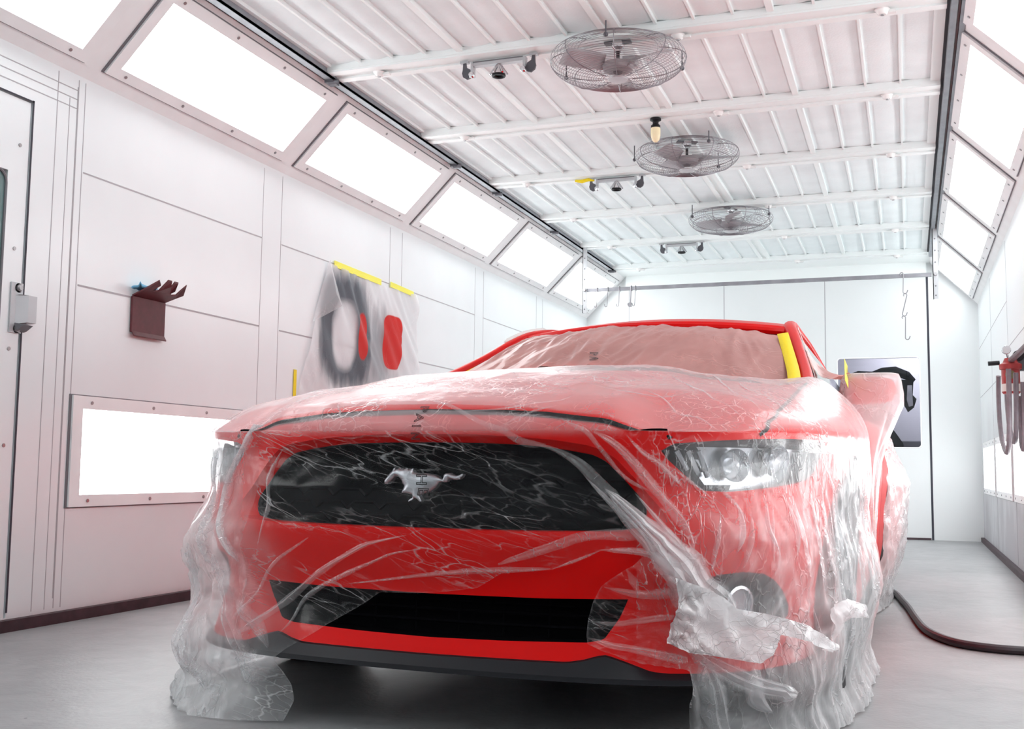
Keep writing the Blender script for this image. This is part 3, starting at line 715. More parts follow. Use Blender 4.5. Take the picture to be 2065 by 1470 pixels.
# spray-out test sheet
def sheet_mat():
    m=film_mat('sprayed_polythene',op=.72,k=.25,vs=4,bump=.3,cr=.04,rough=.5,gl=.5);t=m.node_tree;N=t.nodes;L=t.links
    tc=N.new('ShaderNodeTexCoord')
    wn=N.new('ShaderNodeTexNoise');wn.inputs['Scale'].default_value=7;wn.inputs['Detail'].default_value=5;L.new(tc.outputs['Object'],wn.inputs['Vector'])
    ws=N.new('ShaderNodeTexNoise');ws.inputs['Scale'].default_value=3;ws.inputs['Detail'].default_value=4
    mp=N.new('ShaderNodeMapping');mp.inputs['Rotation'].default_value=(math.radians(40),0,0);mp.inputs['Scale'].default_value=(1,5,1);L.new(tc.outputs['Object'],mp.inputs[0]);L.new(mp.outputs[0],ws.inputs['Vector'])
    sx=N.new('ShaderNodeSeparateXYZ');L.new(tc.outputs['Object'],sx.inputs[0])
    def mth(o,a,b=None,c=None):
        n=N.new('ShaderNodeMath');n.operation=o
        for i,x in enumerate((a,b,c)):
            if x is None:continue
            if isinstance(x,(int,float)):n.inputs[i].default_value=x
            else:L.new(x,n.inputs[i])
        return n.outputs[0]
    def blob(y,z,ry,rz,p=2.,soft=.55,nz=.5,src=wn):
        a=mth('POWER',mth('ABSOLUTE',mth('DIVIDE',mth('SUBTRACT',sx.outputs['Y'],y),ry)),p)
        c=mth('POWER',mth('ABSOLUTE',mth('DIVIDE',mth('SUBTRACT',sx.outputs['Z'],z),rz)),p)
        d=mth('ADD',mth('ADD',a,c),mth('MULTIPLY',mth('SUBTRACT',src.outputs['Fac'],.5),nz*2))
        r=N.new('ShaderNodeMapRange');r.interpolation_type='SMOOTHSTEP';r.inputs[1].default_value=1+soft*.5;r.inputs[2].default_value=1-soft;r.inputs[3].default_value=0;r.inputs[4].default_value=1
        L.new(d,r.inputs[0]);return r.outputs[0]
    out=blob(6.05,1.50,.36,.38,3,.6,.5,ws);inn=blob(6.03,1.47,.15,.22,3,.7,.3)
    ring=mth('MULTIPLY',out,mth('SUBTRACT',1.0,inn))
    mid=blob(6.50,1.42,.22,.30,2,.9,.8,ws);mid=mth('MULTIPLY',mid,.55)
    low=blob(6.42,1.23,.42,.14,2,1.2,.8,ws);low=mth('MULTIPLY',low,.4)
    dark=mth('MAXIMUM',mth('MAXIMUM',mth('MULTIPLY',ring,.85),mid),low)
    r1=blob(6.265,1.49,.062,.155,2.6,.35,.25);r2=blob(6.70,1.50,.135,.185,4,.22,.15)
    red=mth('MINIMUM',mth('MULTIPLY',mth('MAXIMUM',r1,r2),1.5),1.0)
    mx=N.new('ShaderNodeMixRGB');mx.inputs[1].default_value=(.93,.93,.94,1);mx.inputs[2].default_value=(.03,.05,.085,1);L.new(dark,mx.inputs[0])
    m2=N.new('ShaderNodeMixRGB');m2.inputs[2].default_value=(.80,.012,.006,1);L.new(red,m2.inputs[0]);L.new(mx.outputs[0],m2.inputs[1])
    for n in N:
        if n.type in('BSDF_DIFFUSE','BSDF_TRANSLUCENT'):L.new(m2.outputs[0],n.inputs[0])
    # painted areas are opaque
    m1=[n for n in N if n.type=='MIX_SHADER' and n.inputs[1].links and n.inputs[1].links[0].from_node.type=='BSDF_TRANSPARENT'][0]
    src=m1.inputs[0].links[0].from_socket
    a=mth('MAXIMUM',src,mth('MAXIMUM',red,mth('MINIMUM',mth('MULTIPLY',dark,1.3),1.0)));L.new(a,m1.inputs[0])
    return m
e=empty('spray_test_sheet',(0,0,0),'plastic sheet taped to the left wall with black and red spray patches','sheet')
nu,nv=60,44;V=[]
for i in range(nv):
    t=i/(nv-1)
    for j in range(nu):
        s=j/(nu-1)
        ya=5.80-.34*t;yb=7.10+.05*t
        y=ya+(yb-ya)*s;z=1.895-.01*s-t*.90-.02*math.sin(math.pi*s)*(1-t)
        fold=.026*abs(float(noise2(s*9-t*5,t*1.2,8)))+.02*t*(.5+.5*math.sin(s*9+t*3))*.6+.008*math.sin((s*14-t*9))*min(1,t*4)
        V.append((XL+.006+max(0,fold),y,z))
mesh_obj('film',V,grid_faces(nv,nu),sheet_mat(),e,True)
b=MB();b.add([(XL+.03,5.79,1.905),(XL+.045,5.93,1.64),(XL+.02,5.62,1.50),(XL+.05,5.85,1.7)],[(0,3,1),(0,2,3),(3,2,1)]);b.build('folded_corner',M['film_sheet'],e)
for y0_,y1_,lbl in ((5.88,6.52,'long yellow tape strip along the top edge of the sheet'),(6.66,7.03,'short yellow tape strip at the top right of the sheet')):
    b=MB();b.obox((XL+.010,y0_,1.878),(.002,0,0),(0,y1_-y0_,-.012),(0,0,.040 if y0_<6 else .036));o=b.build('tape_strip',M['lime'],e)
b=MB();b.obox((XL+.004,5.455,1.00),(.002,0,0),(0,.030,0),(0,0,.205));b.build('tape_strip',M['yellow'],e)
# ---------------- air regulator with hoses on the right wall
RXX=.545
e=empty('air_filter',(RXX,6.68,1.10),'red compressed air filter bowl with gauge on the right wall','filter')
MB().lathe([(0,0),(.042,0),(.048,.008),(.048,.135),(.058,.138),(.060,.165),(.040,.175),(.03,.20),(0,.20)],(0,0,0),20).build('bowl',M['red_filter'],e,True,40)
b=MB();b.lathe([(.0485,.012),(.0485,.055)],(0,0,0),20);b.build('label_band',M['label_white'],e,True)
b=MB();b.lathe([(0,-.051),(.024,-.0505),(.026,-.046)],(-.006,0,.105),14,ax='y');b.build('sticker',M['label_green'],e)
b=MB();b.lathe([(0,-.02),(.022,-.02),(.024,-.016),(.024,.010),(0,.012)],(-.02,-.01,.245),16,ax='y');b.tube([(-.02,0,.245),(-.01,0,.19)],.007,8);b.build('gauge',M['chrome'],e,True)
b=MB();b.tube([(-.055,0,.175),(-.115,0,.172)],.013,10);b.build('valve',M['black'],e)
b=MB();b.lathe([(0,-.03),(.03,-.028),(.032,.01),(0,.012)],(.045,.02,.215),14,ax='y');b.build('knob',M['black'],e,True)
b=MB();b.box((.035,.0,.13),(XR-RXX,.05,.20));b.build('wall_bracket',M['grey_plate'],e)
LOOPS=[([(7.14,1.24),(7.18,1.12),(7.14,.97),(6.98,.84),(6.75,.775),(6.58,.80),(6.47,.96),(6.44,1.22)],.515),
([(7.05,1.24),(7.06,1.08),(6.95,.93),(6.76,.845),(6.60,.84),(6.50,.95),(6.46,1.20)],.552),
([(6.72,1.09),(6.73,.98),(6.70,.88),(6.63,.80),(6.54,.80),(6.49,.92),(6.47,1.15)],.588),
([(6.66,1.09),(6.65,1.0),(6.60,.91),(6.53,.87),(6.47,.95),(6.42,1.18)],.625)]
for i,(pts,x) in enumerate(LOOPS):
    P=[(x,a_,z_) for a_,z_ in catmull(pts,8)]
    b=MB();b.tube(P,.0135,8);o=b.build('air_hose',M['greyhose'],None,True);tag(o,['grey air hose loop hanging lowest beside the red filter','grey air hose loop nested inside the lowest loop by the red filter','grey air hose hanging straight below the red filter','grey air hose behind the others, closest to the right wall'][i],'hose','air hoses by the red filter')
b=MB();b.tube([(RXX-.0,6.66,1.285),(RXX+.03,6.5,1.31),(RXX+.08,6.3,1.36)],.017,10);o=b.build('inlet_pipe',M['greyhose'],e,True)
o.matrix_parent_inverse=Matrix.Translation((-RXX,-6.68,-1.10))
# ---------------- hose on the floor
P=catmull([(-.42,6.75),(-.13,6.41),(-.03,5.75),(.02,5.15),(.06,4.80),(.14,4.56),(.25,4.46),(.40,4.44),(.60,4.50)],14)
b=MB();b.tube([(x,y,.0165) for x,y in P],.0165,10);o=b.build('floor_hose',M['hose'],None,True);tag(o,'dark rubber hose curving across the floor on the right','hose')
# ================================================================ THE CAR
def resample(P,ds,closed=True):
    P=np.array(P,float)
    if closed:P=np.vstack([P,P[:1]])
    d=np.concatenate([[0],np.cumsum(np.linalg.norm(np.diff(P,axis=0),axis=1))])
    n=max(3,int(round(d[-1]/ds)));t=np.linspace(0,d[-1],n+1)
    if closed:t=t[:-1]
    return np.stack([np.interp(t,d,P[:,k]) for k in range(P.shape[1])],1)
def resample_n(P,n,closed=True):
    P=np.array(P,float)
    if closed:P=np.vstack([P,P[:1]])
    d=np.concatenate([[0],np.cumsum(np.linalg.norm(np.diff(P,axis=0),axis=1))])
    t=np.linspace(0,d[-1],n+1)[:-1] if closed else np.linspace(0,d[-1],n)
    return np.stack([np.interp(t,d,P[:,k]) for k in range(P.shape[1])],1)
def inpoly(x,y,P):
    x=np.asarray(x,float);y=np.asarray(y,float);r=np.zeros(x.shape,bool);P=np.asarray(P)
    for i in range(len(P)):
        x0,y0=P[i];x1,y1=P[(i+1)%len(P)]
        if y0==y1:continue
        c=((y0>y)!=(y1>y))&(x<(x1-x0)*(y-y0)/(y1-y0)+x0);r^=c
    return r
def cdt(outer,holes,step,extra=None,grid=None):
    """triangulates a region of the skin chart (s,h) with exact outlines"""
    pts=[];ed=[]
    for L in [outer]+holes:
        n=len(pts);k=len(L);pts+=[tuple(p) for p in L];ed+=[(n+i,n+(i+1)%k) for i in range(k)]
    O=np.array(outer);lo=O.min(0);hi=O.max(0)
    if grid is None:
        gx,gy=np.meshgrid(np.arange(lo[0]+step/2,hi[0],step),np.arange(lo[1]+step/2,hi[1],step));g=np.stack([gx.ravel(),gy.ravel()],1)
    else:g=grid
    B=np.array(pts)
    keep=inpoly(g[:,0],g[:,1],outer)
    for h_ in holes:keep&=~inpoly(g[:,0],g[:,1],h_)
    g=g[keep]
    if len(g):
        md=np.full(len(g),9.)
        for c in range(0,len(B),200):
            d=np.hypot(g[:,None,0]-B[None,c:c+200,0],g[:,None,1]-B[None,c:c+200,1]).min(1);md=np.minimum(md,d)
        g=g[md>step*.35]
    allp=[Vector(p) for p in pts]+[Vector((float(a),float(b))) for a,b in g]
    r=delaunay_2d_cdt(allp,ed,[],0,1e-6)
    V=np.array([(v.x,v.y) for v in r[0]]);T=np.array([t for t in r[2] if len(t)==3])
    c=V[T].mean(1);ok=inpoly(c[:,0],c[:,1],outer)
    for h_ in holes:ok&=~inpoly(c[:,0],c[:,1],h_)
    return V,T[ok]
def mir(P,sg):return [(-s,h) for s,h in P][::-1] if sg<0 else list(P)
def sym(P):return list(P)+[(-s,h) for s,h in P[::-1] if abs(s)>1e-6]
def skin(V,off=0):return surf(V[:,0],V[:,1],off)
def rim_mb(b,A,offA,B_,offB,n=160,m=0):
    """wall between two closed chart loops at two depths"""
    a=skin(resample_n(A,n),offA);c=skin(resample_n(B_,n),offB)
    b.add(list(a)+list(c),[(i,(i+1)%n,n+(i+1)%n,n+i) for i in range(n)],m);return b
OPEN=sym([(0,.736),(.13,.735),(.241,.729),(.33,.722),(.404,.711),(.445,.699),(.478,.677),(.52,.634),(.57,.578),(.592,.552),(.595,.536),(.575,.521),(.54,.514),(.47,.510),(.3,.506),(0,.504)])
GRIL=sym([(0,.716),(.13,.715),(.24,.711),(.30,.706),(.353,.699),(.417,.688),(.45,.672),(.49,.635),(.53,.594),(.549,.568),(.549,.546),(.535,.522),(.50,.5145),(.45,.511),(.28,.5075),(0,.506)])
INTK=sym([(0,.346),(.3,.348),(.45,.352),(.505,.353),(.484,.31),(.445,.259),(.405,.251),(.2,.245),(0,.242)])
HEAD=[(.582,.699),(.612,.716),(.715,.724),(.824,.730),(.957,.734),(1.09,.735),(1.150,.730),(1.152,.712),(1.132,.687),(1.095,.652),(1.049,.631),(.972,.622),(.833,.610),(.757,.605),(.687,.607),(.666,.621),(.626,.655),(.597,.68)]
FOG=[(.70,.400),(.73,.412),(.807,.417),(.88,.410),(.93,.392),(.98,.362),(1.010,.325),(1.010,.300),(.965,.284),(.88,.280),(.793,.288),(.745,.315),(.715,.36)]
LIPB=[(0,.205),(.20,.206),(.36,.207),(.40,.214),(.43,.223),(.452,.226),(.496,.214),(.56,.193),(.60,.190),(.9,.188),(1.10,.186)]
AX=[.875,3.595]
def arch(v,R=.372,n=30):
    sc=s_of_v(v);return [(sc+R*math.cos(q),.335+R*math.sin(q)) for q in np.linspace(-math.pi*.30,math.pi*1.30,n)]
car=empty('car',(CAR_P[0],CAR_P[1],0),'red two-door coupe with black grille, wrapped at the front in clear masking film','car',None,(0,0,-CAR_TH))
# --- outer skin: nose and flanks (exact outlines for every opening)
top_s=np.concatenate([np.arange(-SMAX,-1.6,.06),np.arange(-1.6,1.6,.02),np.arange(1.6,SMAX,.06),[SMAX]])
bot=[(s,float(np.interp(abs(s),[p[0] for p in LIPB]+[1.4,9],[p[1] for p in LIPB]+[.175,.175]))) for s in top_s[::-1]]
outer=[(float(s),ZS) for s in top_s]+bot
holes=[[tuple(p) for p in resample(L,.012)] for L in (OPEN,INTK,HEAD,mir(HEAD,-1),FOG,mir(FOG,-1))]
fine=np.stack([a.ravel() for a in np.meshgrid(np.arange(-1.5,1.5,.022),np.arange(.19,ZS,.022))],1)
coarse=np.stack([a.ravel() for a in np.meshgrid(np.concatenate([np.arange(-SMAX+.05,-1.5,.06),np.arange(1.5,SMAX-.03,.06)]),np.arange(.2,ZS,.04))],1)
outer_cut=[tuple(p) for p in outer]
V,T=cdt(outer_cut,holes,.022,grid=np.vstack([fine,coarse]))
# wheel arches: re-cut with the arch outline as extra constraint
arches=[arch(v) for v in AX]+[mir(arch(v),-1) for v in AX]
def cdt_arch():
    # clip each arch to the part above the sill and treat it as a hole that opens downward
    hs=[]
    for A in arches:
        P=[p for p in A if p[1]>.205];hs.append(P)
    return hs
V,T=cdt(outer_cut,holes+cdt_arch(),.022,grid=np.vstack([fine,coarse]))
c=V[T].mean(1)
for A in arches:
    T=T[~inpoly(c[:,0],c[:,1],A)];c=V[T].mean(1)
P=skin(V);nb=len(P)
# --- rolled edge, bonnet, wing tops, shoulders
hr=np.concatenate([ZS+np.linspace(0,1,12)[1:],ZS+1+np.linspace(0,1,16)[1:]])
S2,H2=np.meshgrid(top_s,hr,indexing='ij');Q=surf(S2,H2).reshape(-1,3)
nh=len(hr);fq=[]
key={};
for i,(a,b_) in enumerate(V):
    if abs(b_-ZS)<1e-5:key[round(float(a),4)]=i
for i in range(len(top_s)-1):
    for j in range(-1,nh-1):
        if j<0:
            a=key.get(round(float(top_s[i]),4));d=key.get(round(float(top_s[i+1]),4))
            if a is None or d is None:continue
        else:a=nb+i*nh+j;d=nb+(i+1)*nh+j
        fq.append((a,d,nb+(i+1)*nh+j+1,nb+i*nh+j+1))
Fa=[tuple(t) for t in T]+fq
bm=bmesh.new();vs=[bm.verts.new(p) for p in np.vstack([P,Q])]
for f in Fa:
    try:bm.faces.new([vs[i] for i in f])
    except ValueError:pass
bmesh.ops.remove_doubles(bm,verts=bm.verts,dist=.0008);bmesh.ops.recalc_face_normals(bm,faces=bm.faces)
me=bpy.data.meshes.new('body');bm.to_mesh(me);bm.free();me.materials.append(M['red'])
me.polygons.foreach_set('use_smooth',np.ones(len(me.polygons),dtype=bool));me.set_sharp_from_angle(angle=math.radians(38))
body=bpy.data.objects.new('body',me);COL.objects.link(body);body.parent=car
# --- skin frames and strips lying on the skin
def frame_at(s,h,off=0):
    e=1e-3
    p=surf(s,h,off);ts=surf(s+e,h,off)-surf(s-e,h,off);th=surf(s,h+e,off)-surf(s,h-e,off)
    n=np.cross(ts,th);n/=np.linalg.norm(n,axis=-1,keepdims=True)+1e-12
    return p,n
def strip(poly,w,lift,ds=.012,off=0,thick=.002,m=0,b=None):
    """narrow band following a line drawn on the skin"""
    poly=np.array(poly,float)
    q=surf(poly[:,0],poly[:,1]);d=np.concatenate([[0],np.cumsum(np.linalg.norm(np.diff(q,axis=0),axis=1))])
    n=max(3,int(d[-1]/ds));t=np.linspace(0,d[-1],n);s=np.interp(t,d,poly[:,0]);h=np.interp(t,d,poly[:,1])
    p,N=frame_at(s,h,off);tg=np.gradient(p,axis=0);tg/=np.linalg.norm(tg,axis=1)[:,None]+1e-12
    sd=np.cross(N,tg);sd/=np.linalg.norm(sd,axis=1)[:,None]+1e-12
    ww=np.interp(np.linspace(0,1,n),np.linspace(0,1,len(w)),w)[:,None] if hasattr(w,'__len__') else w
    b=b or MB();V=np.stack([p-sd*ww/2+N*lift,p+sd*ww/2+N*lift],1).reshape(-1,3)
    b.add(list(V),[(2*i,2*i+1,2*i+3,2*i+2) for i in range(n-1)],m);return b
SHUT=[(0,ZS+.70),(.2,ZS+.67),(.30,ZS+.58),(.38,ZS+.48),(.46,ZS+.38),(.52,ZS+.20),(.56,ZS+.08),(.604,.728)]
SH=[(-s,h) for s,h in SHUT[::-1]]+SHUT[1:]
b=strip(SH,[.012,.016,.019,.019,.019,.019,.019,.019,.016,.012],.0026)
for sg in (1,-1):
    strip([(sg*s,h) for s,h in ((.841,.740),(.862,ZS+.1),(.90,ZS+.38),(1.04,ZS+.62),(1.275,ZS+.74),(1.6,ZS+.85),(1.95,ZS+1.02),(2.15,ZS+1.1))],.009,.002,b=b)
b.build('hood_gap',M['matt_black'],car,True)
# seal line along the top of the headlights, door gaps
b=MB()
for sg in (1,-1):
    for v,h0,h1 in ((1.62,.22,ZS+.9),(2.92,.30,ZS+.9)):
        s_=s_of_v(v)*sg;strip([(s_,h0),(s_,ZS),(s_,h1)],.006,.0015,b=b)
b.build('door_gap',M['matt_black'],car,True)
# --- grille: painted reveal, black back, honeycomb, galloping horse badge
g=MB();rim_mb(g,OPEN,0,GRIL,-.030,200);reveal=g.build('grille_reveal',M['red'],car,True)
V,T=cdt([tuple(p) for p in resample(GRIL,.015)],[],.03);gr=mesh_obj('grille',skin(V,-.062),T,M['matt_black'],car,True)
g=MB();rim_mb(g,GRIL,-.028,GRIL,-.064,160);g.build('grille_surround',M['black'],gr)
hx=MB();cw,ch=.098,.040
for r in range(-4,5):
    for k in range(-8,9):
        cx=k*cw+(cw/2 if r%2 else 0);cy=.612+r*ch*.80
        pts=[(cx+dx*cw,cy+dy*ch) for dx,dy in ((-.5,0),(-.30,.40),(.30,.40),(.5,0),(.30,-.40),(-.30,-.40))]
        for i in range(3):
            a,c=np.array(pts[i]),np.array(pts[i+1]);mid=(a+c)/2
            if inpoly(np.array([mid[0]]),np.array([mid[1]]),GRIL)[0]:
                q=surf(np.array([a[0],c[0]]),np.array([a[1],c[1]]),-.040)
                hx.tube(list(q),.0042,4)
hx.build('honeycomb',M['matt_black'],gr)
HORSE=[(-.127,.619),(-.123,.625),(-.116,.634),(-.109,.641),(-.105,.644),(-.102,.65),(-.097,.653),(-.098,.647),(-.091,.649),(-.081,.653),(-.082,.649),(-.072,.65),(-.062,.652),(-.061,.648),(-.044,.651),(-.048,.647),(-.045,.642),(-.036,.64),(-.026,.638),(-.011,.64),(0,.638),(.012,.636),(.021,.632),(.028,.627),(.035,.625),(.036,.63),(.038,.637),(.043,.64),(.052,.641),(.06,.637),(.072,.634),(.08,.636),(.088,.64),(.089,.637),(.084,.629),(.077,.625),(.068,.624),(.058,.626),(.051,.628),(.049,.625),(.045,.619),(.038,.618),(.032,.62),(.025,.618),(.022,.613),(.016,.605),(.008,.599),(.001,.595),(-.007,.592),(-.022,.589),(-.028,.585),(-.019,.571),(-.024,.57),(-.032,.576),(-.04,.578),(-.047,.573),(-.056,.569),(-.053,.574),(-.045,.579),(-.046,.586),(-.059,.589),(-.077,.591),(-.075,.597),(-.071,.608),(-.076,.614),(-.079,.622),(-.088,.63),(-.097,.632),(-.104,.624),(-.11,.619),(-.116,.616),(-.119,.611),(-.127,.612)]
V,T=cdt([tuple(p) for p in resample(HORSE,.0022)],[],.004)
bd=resample(HORSE,.0022);dist=np.full(len(V),9.)
for c_ in range(0,len(bd),100):dist=np.minimum(dist,np.hypot(V[:,None,0]-bd[None,c_:c_+100,0],V[:,None,1]-bd[None,c_:c_+100,1]).min(1))
fr=surf(V[:,0],V[:,1],0)+np.array((0,1.,0))*(.014-.012*np.sqrt(np.clip(dist/.016,0,1)))[:,None]
mesh_obj('horse_badge',fr,T,M['emblem'],gr,True)
g=MB();n_=len(bd);a_=skin(bd,-.014);c_=a_+np.array((0,.018,0));g.add(list(a_)+list(c_),[(i,(i+1)%n_,n_+(i+1)%n_,n_+i) for i in range(n_)]);g.build('badge_edge',M['emblem'],gr)
# --- lower intake
it=MB();rim_mb(it,INTK,0,INTK,-.07,120);V,T=cdt([tuple(p) for p in resample(INTK,.02)],[],.04);n0=len(it.V);it.add(list(skin(V,-.07)),[tuple(t) for t in T])
intake=it.build('lower_intake',M['matt_black'],car,True)
b=MB()
for h in (.275,.303,.328):
    s=np.linspace(-.44,.44,30);q=surf(s,np.full(30,h),-.045);b.tube(list(q),.0045,4)
for s in np.arange(-.30,.31,.12):b.tube(list(surf(np.array([s,s]),np.array([.25,.34]),-.05)),.003,4)
b.build('slats',M['matt_black'],intake)
# --- headlights
for sg,nm in ((1,'left'),(-1,'right')):
    L=[tuple(p) for p in resample(mir(HEAD,sg),.014)]
    hb=MB();rim_mb(hb,L,.0,L,-.055,120);V,T=cdt(L,[],.03)
    cc=V[T].mean(1);mi=[0 if abs(x)<.70 or y>.712 or (abs(x)<.80 and y<.63) else 1 for x,y in cc]
    hb.F+=[tuple(int(i)+len(hb.V) for i in t) for t in T];hb.M+=mi;hb.V+=[tuple(v) for v in skin(V,-.05)]
    hl=hb.build('headlight',[M['black'],M['silver']],car,True)
    for s_,h_,r in ((.79,.668,.040),(.95,.678,.042)):
        p,n=frame_at(np.array([sg*s_]),np.array([h_]),-.05);p=p[0];n=n[0]*(1 if n[0][1]<0 else -1)
        x=np.cross(n,(0,0,1.));x/=np.linalg.norm(x);y=np.cross(x,n);b=MB()
        prof=[(r,.038),(r*.98,.030),(r*.8,.012),(r*.45,.004),(r*.44,.020),(r*.30,.034),(0,.038)];k=22
        Vv=[p+n*hh+rr*(math.cos(q)*x+math.sin(q)*y) for rr,hh in prof for q in np.linspace(0,2*math.pi,k,endpoint=False)]
        b.add(Vv,[(i*k+j,i*k+(j+1)%k,(i+1)*k+(j+1)%k,(i+1)*k+j) for i in range(len(prof)-1) for j in range(k)]);b.build('projector',M['silver'],hl,True)
    b=MB()
    for k in range(3):
        s0=.625+.030*k;q=surf(np.array([sg*(s0+.03),sg*(s0)]),np.array([.655-.008*k,.70]),-.03);b.tube(list(q),.007,6)
    b.build('light_bar',M['silver'],hl)
    V,T=cdt(L,[],.03);mesh_obj('lens',skin(V,.001),T,M['lens'],hl,True)
# --- fog lamp pockets
for sg in (1,-1):
    L=[tuple(p) for p in resample(mir(FOG,sg),.012)]
    inner=[((s-sg*.87)*.72+sg*.87,(h-.345)*.72+.343) for s,h in L]
    fb=MB();rim_mb(fb,L,0,inner,-.055,100);V,T=cdt(inner,[],.03);fb.F+=[tuple(int(i)+len(fb.V) for i in t) for t in T];fb.M+=[0]*len(T);fb.V+=[tuple(v) for v in skin(V,-.055)]
    fp=fb.build('fog_pocket',M['black'],car,True)
    p,n=frame_at(np.array([sg*.85]),np.array([.335]),-.055);p=p[0];n=n[0]*(1 if n[0][1]<0 else -1)
    x=np.cross(n,(0,0,1.));x/=np.linalg.norm(x);y=np.cross(x,n);b=MB();prof=[(.045,.0),(.045,.022),(.038,.024),(.036,.012),(.02,.010),(0,.010)];k=20
    b.add([p+n*hh+rr*(math.cos(q)*x+math.sin(q)*y) for rr,hh in prof for q in np.linspace(0,2*math.pi,k,endpoint=False)],[(i*k+j,i*k+(j+1)%k,(i+1)*k+(j+1)%k,(i+1)*k+j) for i in range(len(prof)-1) for j in range(k)]);b.build('fog_lamp',M['silver'],fp,True)
# --- black splitter under the red lip
ss=np.linspace(-1.18,1.18,140);lb=np.interp(np.abs(ss),[p[0] for p in LIPB],[p[1] for p in LIPB])
rows=[surf(ss,lb+.003,-.006),surf(ss,lb-.003,.006),surf(ss,np.full(140,.178),.018),surf(ss,np.full(140,.166),.016)]
r5=rows[-1].copy();r5[:,1]+=.55;r5[:,0]*=.8;rows.append(r5)
mesh_obj('splitter',np.vstack(rows),grid_faces(5,140),M['black'],car,True,None,25)
# --- underbody, wheels
b=MB();b.box((-.60,.34,.17),(.60,4.5,.60));b.box((-.80,1.32,.17),(.80,3.14,.30));b.box((-.74,.50,.60),(.74,4.3,.68));b.build('underbody',M['matt_black'],car)
def wheel(u,v):
    sg=1 if u>0 else -1
    t=MB();t.lathe([(.232,-.125),(.30,-.127),(.330,-.118),(.345,-.095),(.346,0),(.345,.095),(.330,.118),(.30,.127),(.232,.125),(.232,-.125)],(u,v,.346),48,ax='x');w=t.build('wheel',M['tyre'],car,True)
    r=MB();r.lathe([(.232,.11*sg),(.222,.112*sg),(.215,.06*sg),(.21,-.08*sg)],(u,v,.346),40,ax='x')
    for k in range(5):
        a=2*math.pi*k/5;c,s=math.cos(a),math.sin(a)
        for d in (-1,1):
            P=[(u+.095*sg,v+.05*c-.018*d*s,.346+.05*s+.018*d*c),(u+.102*sg,v+.225*c-.045*d*s,.346+.225*s+.045*d*c)]
            r.tube(P,[.016,.014],6)
    r.lathe([(0,.10*sg),(.055,.10*sg),(.06,.08*sg)],(u,v,.346),16,ax='x');r.build('rim',M['rim'],w,True)
    d=MB();d.lathe([(0,.0),(.17,.0),(.17,.02*sg),(0,.02*sg)],(u,v,.346),30,ax='x');d.build('brake_disc',M['steel_grey'],w)
for v in AX:
    for u in (-.80,.80):wheel(u,v)
# --- greenhouse
RAIL=np.array([(.80,1.34,.90),(.762,1.50,.955),(.735,1.68,1.012),(.700,1.88,1.080),(.665,2.06,1.150),(.628,2.24,1.226),(.595,2.42,1.284),(.572,2.7,1.325),(.568,3.0,1.322),(.585,3.3,1.285),(.625,3.7,1.185),(.68,4.1,1.075),(.70,4.3,1.03)])
rl=np.stack([catmull(RAIL[:,[i,2]],10)[:,0] for i in (0,1)]+[catmull(RAIL[:,[0,2]],10)[:,1]],1)
def rail_at(v):return np.array([np.interp(v,rl[:,1],rl[:,0]),v,np.interp(v,rl[:,1],rl[:,2])])
nu_=25
def row(v,bow,crown):
    r=rail_at(v);t=np.linspace(-1,1,nu_);return np.stack([r[0]*t,v+bow*(1-t**2),r[2]+crown*(1-t**2)-.0*t],1)
rows=[row(v,-.10*max(0,1-(v-2.36)/.5) if v<2.86 else 0,.030+.012*min(1,(v-2.36)/.3)) for v in np.linspace(2.36,3.36,18)]
roof=mesh_obj('roof',np.vstack(rows),grid_faces(18,nu_),M['red'],car,True);so=roof.modifiers.new('t','SOLIDIFY');so.thickness=.022;so.offset=-1
# header lip
hd=rows[0];b=MB();b.tube(list(hd+np.array((0,-.012,-.022))),.022,10);b.build('header',M['red'],car,True)
for sg in (-1,1):
    pts=rl[(rl[:,1]<4.2)];k=10;V=[];n=len(pts)
    for i,p in enumerate(pts):
        t=pts[min(i+1,n-1)]-pts[max(i-1,0)];t/=np.linalg.norm(t);x=np.array((1.,0,0))-t*t[0];x/=np.linalg.norm(x);y=np.cross(t,x)
        w1,w2=(.026,.018)
        for j in range(k):
            q=2*math.pi*j/k;V.append((p+x*w1*math.cos(q)+y*w2*math.sin(q))*np.array((sg,1,1)))
    Fc=[(i*k+j,i*k+(j+1)%k,(i+1)*k+(j+1)%k,(i+1)*k+j) for i in range(n-1) for j in range(k)]
    mesh_obj('roof_pillar',V,Fc,M['red'],car,True)
# windscreen, side and rear glass
def cowl(t):
    k=np.abs(t);return np.stack([.80*t,1.40+.16*k**2,Hood(.80*t,1.40+.16*k**2)-.004],-1)
tt=np.linspace(-1,1,nu_);c0=cowl(tt);c1=rows[0]+np.array((0,-.02,-.03));rr=[]
for i in range(14):
    a=i/13;m_=c0*(1-a)+c1*a;
    e_=np.stack([np.sign(tt)*0+tt*np.interp(1.55+.81*a,rl[:,1],rl[:,0])*.965,m_[:,1],m_[:,2]],1)
    m_[:,0]=e_[:,0];m_[:,2]+=.035*math.sin(math.pi*a)*(1-.4*tt**2);rr.append(m_)
WS=np.array(rr)
mesh_obj('windscreen',WS.reshape(-1,3),grid_faces(14,nu_),M['dark_glass'],car,True)
b=MB()
for sg in (-1,1):
    V=[]
    vv=np.linspace(1.62,4.0,20)
    for v in vv:
        r=rail_at(v);a=np.array((.815,v,float(Hood(.815,v))-.01));
        for q in (0,.5,1):
            p=a*(1-q)+r*q;p[0]+=.02*math.sin(math.pi*q);V.append(p*np.array((sg,1,1)))
    b.add(V,[tuple(f) for f in grid_faces(20,3)])
b.build('side_window',M['dark_glass'],car,True)
rb=row(3.36,0,.042);V=[];
